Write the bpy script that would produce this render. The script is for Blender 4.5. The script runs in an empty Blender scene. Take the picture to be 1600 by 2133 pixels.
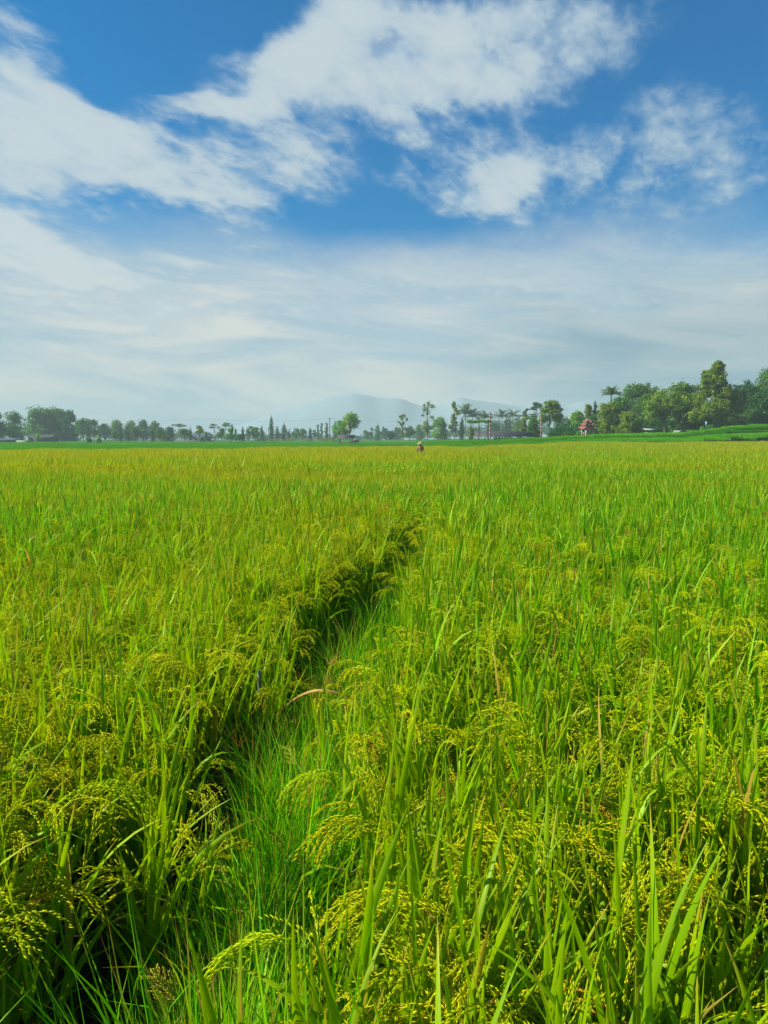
import bpy, math, random
import numpy as np
from mathutils import Vector, Matrix

R = math.radians
scene = bpy.context.scene
COL = scene.collection

# ------------------------------------------------------------------ camera
CAM_Z = 1.9
PITCH = R(5.47)
F = 1602.0                                   # focal length in pixels of the 1600 x 2133 photograph
cam_data = bpy.data.cameras.new("camera")
cam_data.sensor_fit = 'VERTICAL'
cam_data.sensor_height = 24.0
cam_data.lens = 24.0 * F / 2133.0
cam_data.clip_start = 0.05
cam_data.clip_end = 20000.0
cam = bpy.data.objects.new("camera", cam_data)
cam.location = (0, 0, CAM_Z)
cam.rotation_euler = (R(90) - PITCH, 0, 0)
COL.objects.link(cam)
scene.camera = cam
cam_data.dof.use_dof = False

# ------------------------------------------------------------------ render and view
scene.render.engine = 'CYCLES'
cy = scene.cycles
cy.use_denoising = True
try:
    cy.denoiser = 'OPENIMAGEDENOISE'
    cy.denoising_input_passes = 'RGB_ALBEDO_NORMAL'
except Exception:
    pass
cy.max_bounces = 7
cy.diffuse_bounces = 4
cy.glossy_bounces = 2
cy.transmission_bounces = 5
cy.transparent_max_bounces = 4
cy.volume_bounces = 2
cy.sample_clamp_indirect = 4.0
cy.caustics_reflective = False
cy.caustics_refractive = False
scene.view_settings.view_transform = 'Standard'
scene.view_settings.look = 'None'
scene.view_settings.gamma = 1.0
scene.view_settings.exposure = 0.75

SUN_EL = R(39)
SUN_AZ = R(-92)                              # measured from +Y towards +X: the sun is to the left


def ray(X, Y):
    """world direction through a pixel of the photograph"""
    cx = (X - 800.0) / F
    cyy = (1066.5 - Y) / F
    return Vector((cx, math.cos(PITCH) + cyy * math.sin(PITCH), -math.sin(PITCH) + cyy * math.cos(PITCH)))


def at(X, Y, d):
    r = ray(X, Y)
    return Vector((0, 0, CAM_Z)) + r * (d / r.y)


def at_z(X, Y, z):
    r = ray(X, Y)
    return Vector((0, 0, CAM_Z)) + r * ((z - CAM_Z) / r.z)


# ------------------------------------------------------------------ world: sky texture and clouds
world = bpy.data.worlds.new("World")
scene.world = world
world.use_nodes = True
wn = world.node_tree
wn.nodes.clear()


class NT:
    def __init__(s, nt):
        s.nt = nt

    def n(s, t, **kw):
        nd = s.nt.nodes.new(t)
        for k, v in kw.items():
            setattr(nd, k, v)
        return nd

    def put(s, sock, v):
        if isinstance(v, bpy.types.NodeSocket):
            s.nt.links.new(v, sock)
        else:
            sock.default_value = v

    def m(s, op, a, b=0.0, c=None, clamp=False):
        nd = s.n('ShaderNodeMath', operation=op, use_clamp=clamp)
        s.put(nd.inputs[0], a)
        s.put(nd.inputs[1], b)
        if c is not None:
            s.put(nd.inputs[2], c)
        return nd.outputs[0]

    def vm(s, op, a, b=(0, 0, 0)):
        nd = s.n('ShaderNodeVectorMath', operation=op)
        s.put(nd.inputs[0], a)
        if op == 'SCALE':
            s.put(nd.inputs['Scale'], b)
        else:
            s.put(nd.inputs[1], b)
        return nd.outputs['Value'] if op in ('LENGTH', 'DOT_PRODUCT') else nd.outputs[0]

    def xyz(s, x, y, z=0.0):
        nd = s.n('ShaderNodeCombineXYZ')
        s.put(nd.inputs[0], x)
        s.put(nd.inputs[1], y)
        s.put(nd.inputs[2], z)
        return nd.outputs[0]

    def noise(s, vec, scale, detail=5, rough=0.5, distort=0.0, out='Fac'):
        nd = s.n('ShaderNodeTexNoise')
        if vec is not None:
            s.put(nd.inputs['Vector'], vec)
        s.put(nd.inputs['Scale'], scale)
        s.put(nd.inputs['Detail'], detail)
        s.put(nd.inputs['Roughness'], rough)
        s.put(nd.inputs['Distortion'], distort)
        return nd.outputs[out]

    def maprange(s, v, a, b, c=0.0, d=1.0, smooth=True):
        nd = s.n('ShaderNodeMapRange', interpolation_type='SMOOTHSTEP' if smooth else 'LINEAR')
        s.put(nd.inputs[0], v)
        s.put(nd.inputs[1], a)
        s.put(nd.inputs[2], b)
        s.put(nd.inputs[3], c)
        s.put(nd.inputs[4], d)
        return nd.outputs[0]

    def mix(s, f, a, b, blend='MIX'):
        nd = s.n('ShaderNodeMix', data_type='RGBA', blend_type=blend)
        s.put(nd.inputs[0], f)
        s.put(nd.inputs[6], a)
        s.put(nd.inputs[7], b)
        return nd.outputs[2]


def c4(r, g, b):
    return (r, g, b, 1.0)


W = NT(wn)
wout = W.n('ShaderNodeOutputWorld')
bg = W.n('ShaderNodeBackground')
bg.inputs['Strength'].default_value = 0.10
sky = W.n('ShaderNodeTexSky', sky_type='NISHITA')
sky.sun_disc = False
sky.sun_elevation = SUN_EL
sky.sun_rotation = SUN_AZ
sky.air_density = 1.0
sky.dust_density = 1.2
sky.ozone_density = 3.0
hs = W.n('ShaderNodeHueSaturation')
hs.inputs['Saturation'].default_value = 1.15
hs.inputs['Value'].default_value = 1.0
W.put(hs.inputs['Color'], sky.outputs[0])
blue = W.mix(1.0, hs.outputs[0], c4(0.0, 0.56, 0.78), 'MULTIPLY')
tc = W.n('ShaderNodeTexCoord')
D = W.vm('NORMALIZE', tc.outputs['Generated'])
sep = W.n('ShaderNodeSeparateXYZ')
W.put(sep.inputs[0], D)
dx, dy, dz = sep.outputs
az = W.m('ARCTAN2', dx, dy)
el = W.m('ARCSINE', dz)
zz = W.m('ADD', W.m('MAXIMUM', dz, 0.0), 0.16)
plane = W.xyz(W.m('DIVIDE', dx, zz), W.m('DIVIDE', dy, zz), 0.0)
# streaks run from the upper left down to the right, as in the photograph
mp = W.n('ShaderNodeMapping', vector_type='TEXTURE')
mp.inputs['Rotation'].default_value = (0, 0, R(66))
mp.inputs['Scale'].default_value = (1.55, 1.0, 1.0)
W.put(mp.inputs['Vector'], plane)
pl = mp.outputs[0]
warp_c = W.noise(pl, 1.3, 6, 0.6, 0.6, out='Color')
warp = W.vm('SCALE', W.vm('SUBTRACT', warp_c, (0.5, 0.5, 0.5)), 0.22)
coord = W.vm('ADD', W.xyz(az, el, 0.0), warp)


def blob(cx, cyy, rx, ry, ang, strength, inner=0.15):
    """an elliptical area of cloud round a direction, size in degrees of sky"""
    r = ray(cx, cyy)
    a0 = math.atan2(r.x, r.y)
    e0 = math.asin(r.normalized().z)
    sc = 1.0 / F / (1 + ((cx - 800) / F) ** 2) ** 0.5
    ma = W.n('ShaderNodeMapping', vector_type='TEXTURE')
    ma.inputs['Location'].default_value = (a0, e0, 0)
    ma.inputs['Rotation'].default_value = (0, 0, R(ang))
    ma.inputs['Scale'].default_value = (rx * sc, ry * sc, 1)
    W.put(ma.inputs['Vector'], coord)
    ln = W.vm('LENGTH', ma.outputs[0])
    return W.maprange(ln, inner, 1.0, strength, 0.0)


BLOBS = [
    (760, 250, 200, 80, 8, 0.75), (600, 300, 150, 70, 0, 0.4), (780, 400, 300, 110, 0, 0.20), (1300, 470, 450, 70, 0, 0.25),
    # cx, cy, rx, ry, angle(ccw deg), strength
    (-40, 240, 260, 220, -30, 1.2), (110, 300, 260, 120, -32, 0.95), (330, 330, 290, 95, -20, 1.0), (540, 360, 230, 95, -5, 1.0),
    (20, 110, 130, 80, -30, 0.75), (240, 300, 200, 80, -30, 0.6),
    (400, 215, 220, 42, -6, 0.95), (560, 190, 300, 110, 8, 1.0), (640, 110, 300, 110, 30, 0.85), (700, 40, 240, 110, 20, 0.75),
    (880, 130, 280, 190, 10, 0.9), (1060, 90, 300, 180, 0, 0.85), (1200, 60, 180, 130, 0, 0.5), (900, 200, 300, 90, 0, 0.5),
    (980, 375, 250, 105, 5, 0.85), (1110, 330, 220, 90, 8, 0.6), (1200, 400, 480, 150, 0, 0.22), (1020, 400, 150, 60, 10, 0.4),
    (1400, 235, 240, 90, 5, 0.55), (1560, 290, 220, 130, 0, 0.50), (1350, 350, 320, 120, 0, 0.38), (1340, 60, 120, 90, 20, 0.22), (1550, 390, 150, 40, 5, 0.3),
    (90, 500, 320, 95, -8, 1.5), (260, 545, 220, 55, -8, 1.0), (30, 440, 200, 60, -5, 0.9), (400, 515, 180, 40, -14, 0.9),
    (150, 640, 420, 60, 2, 1.2), (550, 650, 520, 60, 0, 0.6), (1150, 620, 700, 90, 2, 0.65), (1250, 560, 500, 70, 4, 0.45), (560, 490, 200, 30, -8, 0.5), (700, 590, 500, 50, 0, 0.5),
]
acc = None
for b in BLOBS:
    v = blob(*b)
    acc = v if acc is None else W.m('ADD', acc, v)
fine = W.noise(pl, 4.2, 11, 0.64, 0.35)
puff = W.noise(pl, 13.0, 7, 0.62, 0.2)
detail = W.m('ADD', W.m('SUBTRACT', fine, 0.5), W.m('MULTIPLY', W.m('SUBTRACT', puff, 0.5), 0.95))
dens = W.m('ADD', acc, W.m('MULTIPLY', detail, W.maprange(acc, 0.0, 0.5, 0.6, 2.1)))
mask = W.maprange(dens, 0.20, 1.40, 0.0, 0.90)
# thin veil that thickens towards the horizon
vn = W.noise(pl, 0.9, 7, 0.58, 0.3)
vel = W.m('SUBTRACT', W.m('ADD', el, W.m('MULTIPLY', W.m('SUBTRACT', vn, 0.5), R(9))), W.maprange(az, R(-2), R(18), 0.0, R(1.5)))
veil = W.maprange(vel, R(15.5), R(9.0), 0.0, 0.92, smooth=True)
cloud_lit = W.mix(W.maprange(W.m('ADD', W.m('MULTIPLY', acc, 0.35), detail), 0.0, 0.75), c4(1.9, 2.9, 3.9), c4(3.75, 4.25, 4.4))
cloud_lit = W.mix(W.maprange(az, R(8), R(20), 0.0, 0.35), cloud_lit, c4(1.7, 2.7, 3.5))
lay = W.noise(W.xyz(W.m('MULTIPLY', az, 2.2), W.m('ADD', W.m('MULTIPLY', el, 13.0), W.m('MULTIPLY', az, 0.8)), 0.3), 1.6, 8, 0.6, 0.5)
veil_c = W.mix(W.maprange(lay, 0.36, 0.64), c4(2.7, 3.5, 4.05), c4(4.7, 4.7, 4.35))
skyc = W.mix(veil, blue, veil_c)
# a blue-grey bank low on the right
bank = W.m('MULTIPLY', W.maprange(W.m('ADD', az, W.m('MULTIPLY', W.m('SUBTRACT', vn, 0.5), R(14))), R(1), R(17)), W.maprange(el, R(13), R(6)))
skyc = W.mix(W.m('MULTIPLY', bank, W.maprange(lay, 0.3, 0.7, 1.0, 0.55)), skyc, c4(1.15, 2.1, 2.75))
skyc = W.mix(W.m('MULTIPLY', mask, W.maprange(el, R(3), R(11), 0.3, 1.0)), skyc, cloud_lit)
W.put(bg.inputs['Color'], skyc)
wn.links.new(bg.outputs[0], wout.inputs['Surface'])
world.cycles.sampling_method = 'MANUAL'
world.cycles.sample_map_resolution = 512

# ------------------------------------------------------------------ sun
sd = bpy.data.lights.new("sun", 'SUN')
sd.energy = 5.0
sd.angle = R(0.53)
sd.color = (1.0, 0.93, 0.78)
sun = bpy.data.objects.new("sun", sd)
sdir = Vector((math.sin(SUN_AZ) * math.cos(SUN_EL), math.cos(SUN_AZ) * math.cos(SUN_EL), math.sin(SUN_EL)))
sun.rotation_euler = sdir.to_track_quat('Z', 'Y').to_euler()
sun.location = sdir * 60
COL.objects.link(sun)


# ================================================================== helpers
def smooth(x, a, b):
    t = np.clip((np.asarray(x, float) - a) / (b - a), 0, 1)
    return t * t * (3 - 2 * t)


class Mesh:
    """collects vertices, quads and triangles with a material slot and a float attribute 'v' (and 't')"""

    def __init__(s):
        s.V = []; s.F = []; s.nv = 0; s.A = []; s.T = []

    def add(s, V, F, mat=0, a=0.5, t=0.5):
        V = np.asarray(V, float).reshape(-1, 3)
        F = np.asarray(F, int)
        s.V.append(V)
        s.F.append((F + s.nv, mat))
        s.A.append(np.broadcast_to(np.asarray(a, float), (len(V),)).copy())
        s.T.append(np.broadcast_to(np.asarray(t, float), (len(V),)).copy())
        s.nv += len(V)

    def data(s, name, mats, smooth_shade=False):
        me = bpy.data.meshes.new(name)
        V = np.concatenate(s.V) if s.V else np.zeros((0, 3))
        loops = []; starts = []; mi = []; pos = 0
        for F_, m_ in s.F:
            if len(F_) == 0:
                continue
            k = F_.shape[1]
            loops.append(F_.ravel())
            starts.append(pos + np.arange(len(F_)) * k)
            mi.append(np.broadcast_to(np.asarray(m_), (len(F_),)))
            pos += F_.size
        loops = np.concatenate(loops).astype(np.int32)
        starts = np.concatenate(starts).astype(np.int32)
        mi = np.concatenate(mi).astype(np.int32)
        me.vertices.add(len(V))
        me.vertices.foreach_set('co', V.astype(np.float32).ravel())
        me.loops.add(len(loops))
        me.loops.foreach_set('vertex_index', loops)
        me.polygons.add(len(starts))
        me.polygons.foreach_set('loop_start', starts)
        me.polygons.foreach_set('material_index', mi)
        if smooth_shade:
            me.polygons.foreach_set('use_smooth', np.ones(len(starts), bool))
        a = me.attributes.new('v', 'FLOAT', 'POINT')
        a.data.foreach_set('value', np.concatenate(s.A).astype(np.float32))
        a = me.attributes.new('t', 'FLOAT', 'POINT')
        a.data.foreach_set('value', np.concatenate(s.T).astype(np.float32))
        for m_ in (mats if isinstance(mats, (list, tuple)) else [mats]):
            me.materials.append(m_)
        me.update(calc_edges=True)
        me.validate()
        return me

    def build(s, name, mats, parent=None, smooth_shade=False):
        o = bpy.data.objects.new(name, s.data(name, mats, smooth_shade))
        COL.objects.link(o)
        if parent is not None:
            o.parent = parent
        return o

    # shapes ------------------------------------------------------
    def box(s, c, size, rotz=0.0, mat=0, a=0.5):
        x, y, z = [k / 2 for k in size]
        V = np.array([(i * x, j * y, k * z) for k in (-1, 1) for i, j in ((-1, -1), (1, -1), (1, 1), (-1, 1))])
        ca, sa = math.cos(rotz), math.sin(rotz)
        V = V @ np.array([[ca, sa, 0], [-sa, ca, 0], [0, 0, 1]]) + np.array(c)
        s.add(V, [(3, 2, 1, 0), (4, 5, 6, 7), (0, 1, 5, 4), (1, 2, 6, 5), (2, 3, 7, 6), (3, 0, 4, 7)], mat, a)

    def tube(s, pts, radii, seg=8, mat=0, a=0.5, cap=True):
        pts = np.asarray(pts, float)
        n = len(pts)
        radii = np.broadcast_to(np.asarray(radii, float), (n,))
        tan = np.gradient(pts, axis=0)
        tan /= np.linalg.norm(tan, axis=1)[:, None] + 1e-9
        ref = np.array([0, 0, 1.0]) if abs(tan[0][2]) < 0.9 else np.array([1.0, 0, 0])
        V = []
        for p, t_, r_ in zip(pts, tan, radii):
            u = np.cross(t_, ref); u /= np.linalg.norm(u) + 1e-9
            w = np.cross(t_, u)
            an = np.arange(seg) / seg * 2 * math.pi
            V.append(p + r_ * (np.cos(an)[:, None] * u + np.sin(an)[:, None] * w))
        V = np.concatenate(V)
        Fq = [(i * seg + j, i * seg + (j + 1) % seg, (i + 1) * seg + (j + 1) % seg, (i + 1) * seg + j)
              for i in range(n - 1) for j in range(seg)]
        s.add(V, Fq, mat, a)
        if cap:
            for e, idx in ((0, 0), (n - 1, (n - 1) * seg)):
                c = len(s.V)
                base = s.nv - len(V)
                ring = V[idx:idx + seg]
                s.add(np.vstack([ring, pts[e]]), [(j, (j + 1) % seg, seg) for j in range(seg)], mat, a)
                V = V  # ring copied, base untouched

    def lathe(s, prof, seg=16, mat=0, a=0.5, center=(0, 0, 0)):
        V = []
        for r_, z_ in prof:
            an = np.arange(seg) / seg * 2 * math.pi
            V.append(np.stack([np.cos(an) * r_, np.sin(an) * r_, np.full(seg, z_)], 1) + np.array(center))
        n = len(prof)
        Fq = [(i * seg + j, i * seg + (j + 1) % seg, (i + 1) * seg + (j + 1) % seg, (i + 1) * seg + j)
              for i in range(n - 1) for j in range(seg)]
        s.add(np.concatenate(V), Fq, mat, a)


def tag(o, label=None, cat=None, group=None, kind=None):
    if label: o["label"] = label
    if cat: o["category"] = cat
    if group: o["group"] = group
    if kind: o["kind"] = kind
    return o


def empty(name, loc, rz=0.0):
    o = bpy.data.objects.new(name, None)
    o.empty_display_size = 0.3
    o.location = loc
    o.rotation_euler = (0, 0, rz)
    COL.objects.link(o)
    return o


# ------------------------------------------------------------------ materials
def new_mat(name):
    m = bpy.data.materials.new(name)
    m.use_nodes = True
    m.node_tree.nodes.clear()
    t = NT(m.node_tree)
    out = t.n('ShaderNodeOutputMaterial')
    return m, t, out


def leaf_mat(name, ca, cb, trans=0.45, gloss=0.06, rough=0.45, tip=None, dry=None, tint_to=None, tcol_gain=1.25, use_tint=False, warm=None):
    """thin plant tissue: diffuse + translucent + a little sheen. attribute v: leaf to leaf, t: root to tip"""
    m, t, out = new_mat(name)
    v = t.n('ShaderNodeAttribute', attribute_name='v').outputs['Fac']
    col = t.mix(v, ca, cb)
    if tip is not None:
        tt = t.n('ShaderNodeAttribute', attribute_name='t').outputs['Fac']
        col = t.mix(t.m('MULTIPLY', t.maprange(tt, 0.55, 1.0), t.maprange(v, 0.35, 0.9)), col, tip)
        col = t.mix(t.m('MULTIPLY', t.maprange(tt, 0.80, 0.97), t.maprange(v, 0.62, 0.7)), col, c4(0.45, 0.27, 0.05))
    if dry is not None:
        col = t.mix(t.maprange(v, 0.955, 0.965), col, dry)
    if tint_to is not None:
        if use_tint:
            ti = t.n('ShaderNodeAttribute', attribute_name='tint')
            ti.attribute_type = 'INSTANCER'
            col = t.mix(ti.outputs['Fac'], col, tint_to)
        else:
            oi = t.n('ShaderNodeObjectInfo')
            col = t.mix(t.m('MULTIPLY', oi.outputs['Random'], 0.6), col, tint_to)
    d = t.n('ShaderNodeBsdfDiffuse')
    t.put(d.inputs['Color'], col)
    tr = t.n('ShaderNodeBsdfTranslucent')
    t.put(tr.inputs['Color'], t.mix(1.0, col, c4(tcol_gain, tcol_gain * 1.0, tcol_gain * 0.5), 'MULTIPLY'))
    mx = t.n('ShaderNodeMixShader')
    mx.inputs[0].default_value = trans
    m.node_tree.links.new(d.outputs[0], mx.inputs[1])
    m.node_tree.links.new(tr.outputs[0], mx.inputs[2])
    gl = t.n('ShaderNodeBsdfGlossy')
    gl.inputs['Roughness'].default_value = rough
    gl.inputs['Color'].default_value = c4(0.9, 1.0, 0.45)
    mx2 = t.n('ShaderNodeMixShader')
    mx2.inputs[0].default_value = gloss
    m.node_tree.links.new(mx.outputs[0], mx2.inputs[1])
    m.node_tree.links.new(gl.outputs[0], mx2.inputs[2])
    m.node_tree.links.new(mx2.outputs[0], out.inputs['Surface'])
    return m


def solid_mat(name, ca, cb=None, scale=3.0, rough=0.8, metallic=0.0, bump=0.0, stretch=None):
    m, t, out = new_mat(name)
    p = t.n('ShaderNodeBsdfPrincipled')
    p.inputs['Roughness'].default_value = rough
    p.inputs['Metallic'].default_value = metallic
    tcn = t.n('ShaderNodeTexCoord')
    vec = tcn.outputs['Object']
    if stretch:
        vec = t.vm('MULTIPLY', vec, stretch)
    nz = t.noise(vec, scale, 6, 0.6)
    col = t.mix(t.maprange(nz, 0.3, 0.7), ca, cb or tuple([k * 0.7 for k in ca[:3]] + [1]))
    t.put(p.inputs['Base Color'], col)
    if bump:
        bn = t.n('ShaderNodeBump')
        bn.inputs['Strength'].default_value = bump
        bn.inputs['Distance'].default_value = 0.05
        t.put(bn.inputs['Height'], nz)
        t.put(p.inputs['Normal'], bn.outputs[0])
    m.node_tree.links.new(p.outputs[0], out.inputs['Surface'])
    return m


M = {}
# rice: blades, stems and grain
M['rice_leaf'] = leaf_mat('rice_leaf', c4(0.045, 0.250, 0.0005), c4(0.270, 0.580, 0.0005), trans=0.45, gloss=0.02,
                          tip=c4(0.42, 0.40, 0.02), dry=c4(0.42, 0.24, 0.05), tint_to=c4(0.38, 0.41, 0.0005), use_tint=True)
M['rice_grain'] = leaf_mat('rice_grain', c4(0.380, 0.560, 0.002), c4(0.740, 0.790, 0.006), trans=0.40, gloss=0.015,
                           dry=c4(0.50, 0.26, 0.03), tint_to=c4(0.66, 0.54, 0.002), use_tint=True)
M['grass'] = leaf_mat('grass_blade', c4(0.060, 0.320, 0.003), c4(0.290, 0.660, 0.003), trans=0.48, gloss=0.02, tip=c4(0.40, 0.38, 0.02), dry=c4(0.40, 0.22, 0.05))
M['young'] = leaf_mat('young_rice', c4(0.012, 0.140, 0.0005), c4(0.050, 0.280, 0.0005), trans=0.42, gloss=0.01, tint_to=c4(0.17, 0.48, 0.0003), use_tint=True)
M['dry'] = leaf_mat('dry_straw', c4(0.34, 0.17, 0.04), c4(0.48, 0.28, 0.07), trans=0.3, gloss=0.03)
M['redgrass'] = leaf_mat('reddish_grass', c4(0.46, 0.16, 0.03), c4(0.60, 0.34, 0.05), trans=0.3, gloss=0.02)
M['seed'] = leaf_mat('weed_seed', c4(0.40, 0.40, 0.03), c4(0.60, 0.52, 0.05), trans=0.3, gloss=0.02)
# trees
M['f_mid'] = leaf_mat('foliage_mid', c4(0.022, 0.120, 0.010), c4(0.100, 0.270, 0.010), trans=0.4, gloss=0.01, tint_to=c4(0.10, 0.20, 0.008))
M['f_dark'] = leaf_mat('foliage_dark', c4(0.008, 0.070, 0.024), c4(0.030, 0.135, 0.026), trans=0.35, gloss=0.01, tint_to=c4(0.03, 0.13, 0.02))  # teal of the distance haze mixed into the leaf green
M['f_lime'] = leaf_mat('foliage_lime', c4(0.060, 0.260, 0.003), c4(0.230, 0.500, 0.004), trans=0.42, gloss=0.03, tint_to=c4(0.18, 0.30, 0.01))
M['f_teak'] = leaf_mat('foliage_teak', c4(0.045, 0.150, 0.003), c4(0.250, 0.370, 0.005), trans=0.4, gloss=0.02, dry=c4(0.30, 0.20, 0.04), tint_to=c4(0.16, 0.22, 0.015))
M['f_bush'] = leaf_mat('foliage_bush', c4(0.06, 0.22, 0.01), c4(0.16, 0.42, 0.012), trans=0.42, gloss=0.03)
M['f_palm'] = leaf_mat('foliage_palm', c4(0.040, 0.095, 0.012), c4(0.110, 0.180, 0.020), trans=0.3, gloss=0.08, dry=c4(0.30, 0.18, 0.05))
M['bark'] = solid_mat('bark', c4(0.16, 0.12, 0.085), c4(0.08, 0.06, 0.045), 8, 0.9, bump=0.4)
M['bark_pale'] = solid_mat('bark_pale', c4(0.32, 0.28, 0.22), c4(0.18, 0.15, 0.11), 8, 0.9, bump=0.4)
M['wood'] = solid_mat('old_wood', c4(0.10, 0.075, 0.05), c4(0.05, 0.04, 0.03), 6, 0.85, bump=0.3, stretch=(1, 1, 0.2))
M['roof_dark'] = solid_mat('dark_sheet_roof', c4(0.028, 0.028, 0.032), c4(0.05, 0.045, 0.045), 2, 0.7)
M['roof_blue'] = solid_mat('grey_tin_roof', c4(0.06, 0.08, 0.10), c4(0.10, 0.12, 0.13), 2, 0.5)
M['roof_red'] = solid_mat('red_tile_roof', c4(0.30, 0.085, 0.055), c4(0.20, 0.055, 0.04), 5, 0.7, bump=0.2)
M['ridge_pale'] = solid_mat('pale_ridge', c4(0.55, 0.34, 0.28), c4(0.42, 0.24, 0.18), 5, 0.7)
M['plaster'] = solid_mat('plaster', c4(0.34, 0.36, 0.32), c4(0.20, 0.22, 0.20), 2, 0.85)
M['plaster_old'] = solid_mat('weathered_plaster', c4(0.36, 0.36, 0.32), c4(0.22, 0.22, 0.20), 1.5, 0.9)
M['wall_dark'] = solid_mat('dark_wall', c4(0.06, 0.07, 0.08), c4(0.10, 0.10, 0.10), 1.5, 0.9)
M['white'] = solid_mat('white_paint', c4(0.55, 0.55, 0.52), c4(0.40, 0.40, 0.38), 3, 0.5)
M['rust'] = solid_mat('faded_red_paint', c4(0.34, 0.07, 0.045), c4(0.20, 0.045, 0.03), 3, 0.7)
M['faded'] = solid_mat('faded_band', c4(0.50, 0.36, 0.30), c4(0.34, 0.22, 0.18), 5, 0.7)
M['red'] = solid_mat('red_paint', c4(0.42, 0.06, 0.04), c4(0.30, 0.04, 0.03), 3, 0.6)
M['orange'] = solid_mat('orange_cloth', c4(0.60, 0.20, 0.06), c4(0.45, 0.12, 0.04), 3, 0.8)
M['teal'] = solid_mat('teal_paint', c4(0.03, 0.30, 0.30), c4(0.02, 0.20, 0.22), 3, 0.6)
M['skyblue'] = solid_mat('pale_blue_paint', c4(0.35, 0.58, 0.66), c4(0.28, 0.48, 0.58), 3, 0.5)
M['glass'] = solid_mat('dark_glass', c4(0.02, 0.025, 0.03), c4(0.03, 0.035, 0.04), 2, 0.1)
M['rubber'] = solid_mat('rubber', c4(0.02, 0.02, 0.02), None, 2, 0.8)
M['wire'] = solid_mat('wire', c4(0.04, 0.04, 0.045), None, 2, 0.6)
M['concrete'] = solid_mat('concrete', c4(0.30, 0.29, 0.27), c4(0.20, 0.19, 0.18), 4, 0.9)
M['skin'] = solid_mat('skin', c4(0.26, 0.13, 0.075), c4(0.22, 0.11, 0.06), 6, 0.6)
M['shirt'] = solid_mat('tan_shirt', c4(0.36, 0.20, 0.085), c4(0.26, 0.15, 0.065), 9, 0.9, bump=0.4)
M['trousers'] = solid_mat('dark_trousers', c4(0.05, 0.05, 0.045), c4(0.03, 0.03, 0.03), 6, 0.9)
M['straw'] = solid_mat('woven_straw', c4(0.40, 0.30, 0.10), c4(0.28, 0.20, 0.07), 30, 0.8, bump=0.3)
M['hair'] = solid_mat('hair', c4(0.015, 0.012, 0.01), None, 6, 0.6)
M['stick'] = solid_mat('pale_stick', c4(0.26, 0.34, 0.30), c4(0.10, 0.14, 0.11), 40, 0.7)


def ground_mat():
    m, t, out = new_mat('field_soil')
    geo = t.n('ShaderNodeNewGeometry')
    pos = geo.outputs['Position']
    n1 = t.noise(pos, 0.9, 8, 0.6)
    n2 = t.noise(pos, 0.05, 4, 0.5)
    soil = t.mix(t.maprange(n1, 0.35, 0.65), c4(0.035, 0.024, 0.014), c4(0.075, 0.055, 0.030))
    green = t.mix(t.maprange(n2, 0.35, 0.65), c4(0.015, 0.060, 0.004), c4(0.030, 0.100, 0.005))
    sp = t.n('ShaderNodeSeparateXYZ')
    t.put(sp.inputs[0], pos)
    far = t.maprange(sp.outputs[1], 60, 110)
    col = t.mix(far, soil, green)
    p = t.n('ShaderNodeBsdfPrincipled')
    p.inputs['Roughness'].default_value = 1.0
    p.inputs['Specular IOR Level'].default_value = 0.1
    t.put(p.inputs['Base Color'], col)
    bn = t.n('ShaderNodeBump')
    bn.inputs['Strength'].default_value = 0.6
    bn.inputs['Distance'].default_value = 0.05
    t.put(bn.inputs['Height'], n1)
    t.put(p.inputs['Normal'], bn.outputs[0])
    m.node_tree.links.new(p.outputs[0], out.inputs['Surface'])
    return m


M['ground'] = ground_mat()

# ================================================================== terrain
U_T = [-0.6, -0.2, -0.05, 0.04, 0.075, 0.12, 0.15, 0.20, 0.28, 0.385, 0.42, 0.45, 0.50, 0.60]
TOP = [0.0, 0.05, 0.15, 0.25, 0.60, 0.90, 1.15, 1.45, 1.95, 2.25, 2.75, 3.30, 3.50, 3.60]
YB_U = [-0.6, -0.2, -0.05, 0.08, 0.2, 0.6]
YB_D = [69, 72, 84, 96, 100, 100]


def yb(u):
    return np.interp(u, YB_U, YB_D)


# centre line and half width of the grassy furrow between the two rice plots
def _path_pts():
    L = [(150, 2133), (170, 2000), (245, 1800), (330, 1620), (430, 1440), (590, 1290), (690, 1195), (795, 1115), (868, 1058)]
    Rr = [(540, 2133), (560, 2000), (600, 1800), (665, 1620), (735, 1430), (785, 1290), (838, 1190), (872, 1115), (925, 1045)]
    P = []
    for (a, b), (c, d) in zip(L, Rr):
        p = at_z(a, b, 1.0); q = at_z(c, d, 1.0)
        P.append(((p.x + q.x) / 2, (p.y + q.y) / 2, (q.x - p.x) / 2))
    return P


PP = _path_pts()
_py = np.array([-4.0] + [p[1] for p in PP] + [PP[-1][1] + 3, 31.0, 54.0])
_px = np.array([PP[0][0] - 0.55] + [p[0] for p in PP] + [PP[-1][0] + 0.35, 3.9, 8.2])
print('furrow', [tuple(round(k, 2) for k in p) for p in PP])
_pw = np.array([PP[0][2]] + [max(p[2], 0.23) for p in PP] + [0.10, 0.05, 0.05])


def path_c(y): return np.interp(y, _py, _px)
def path_w(y): return np.interp(y, _py, _pw)


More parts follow.
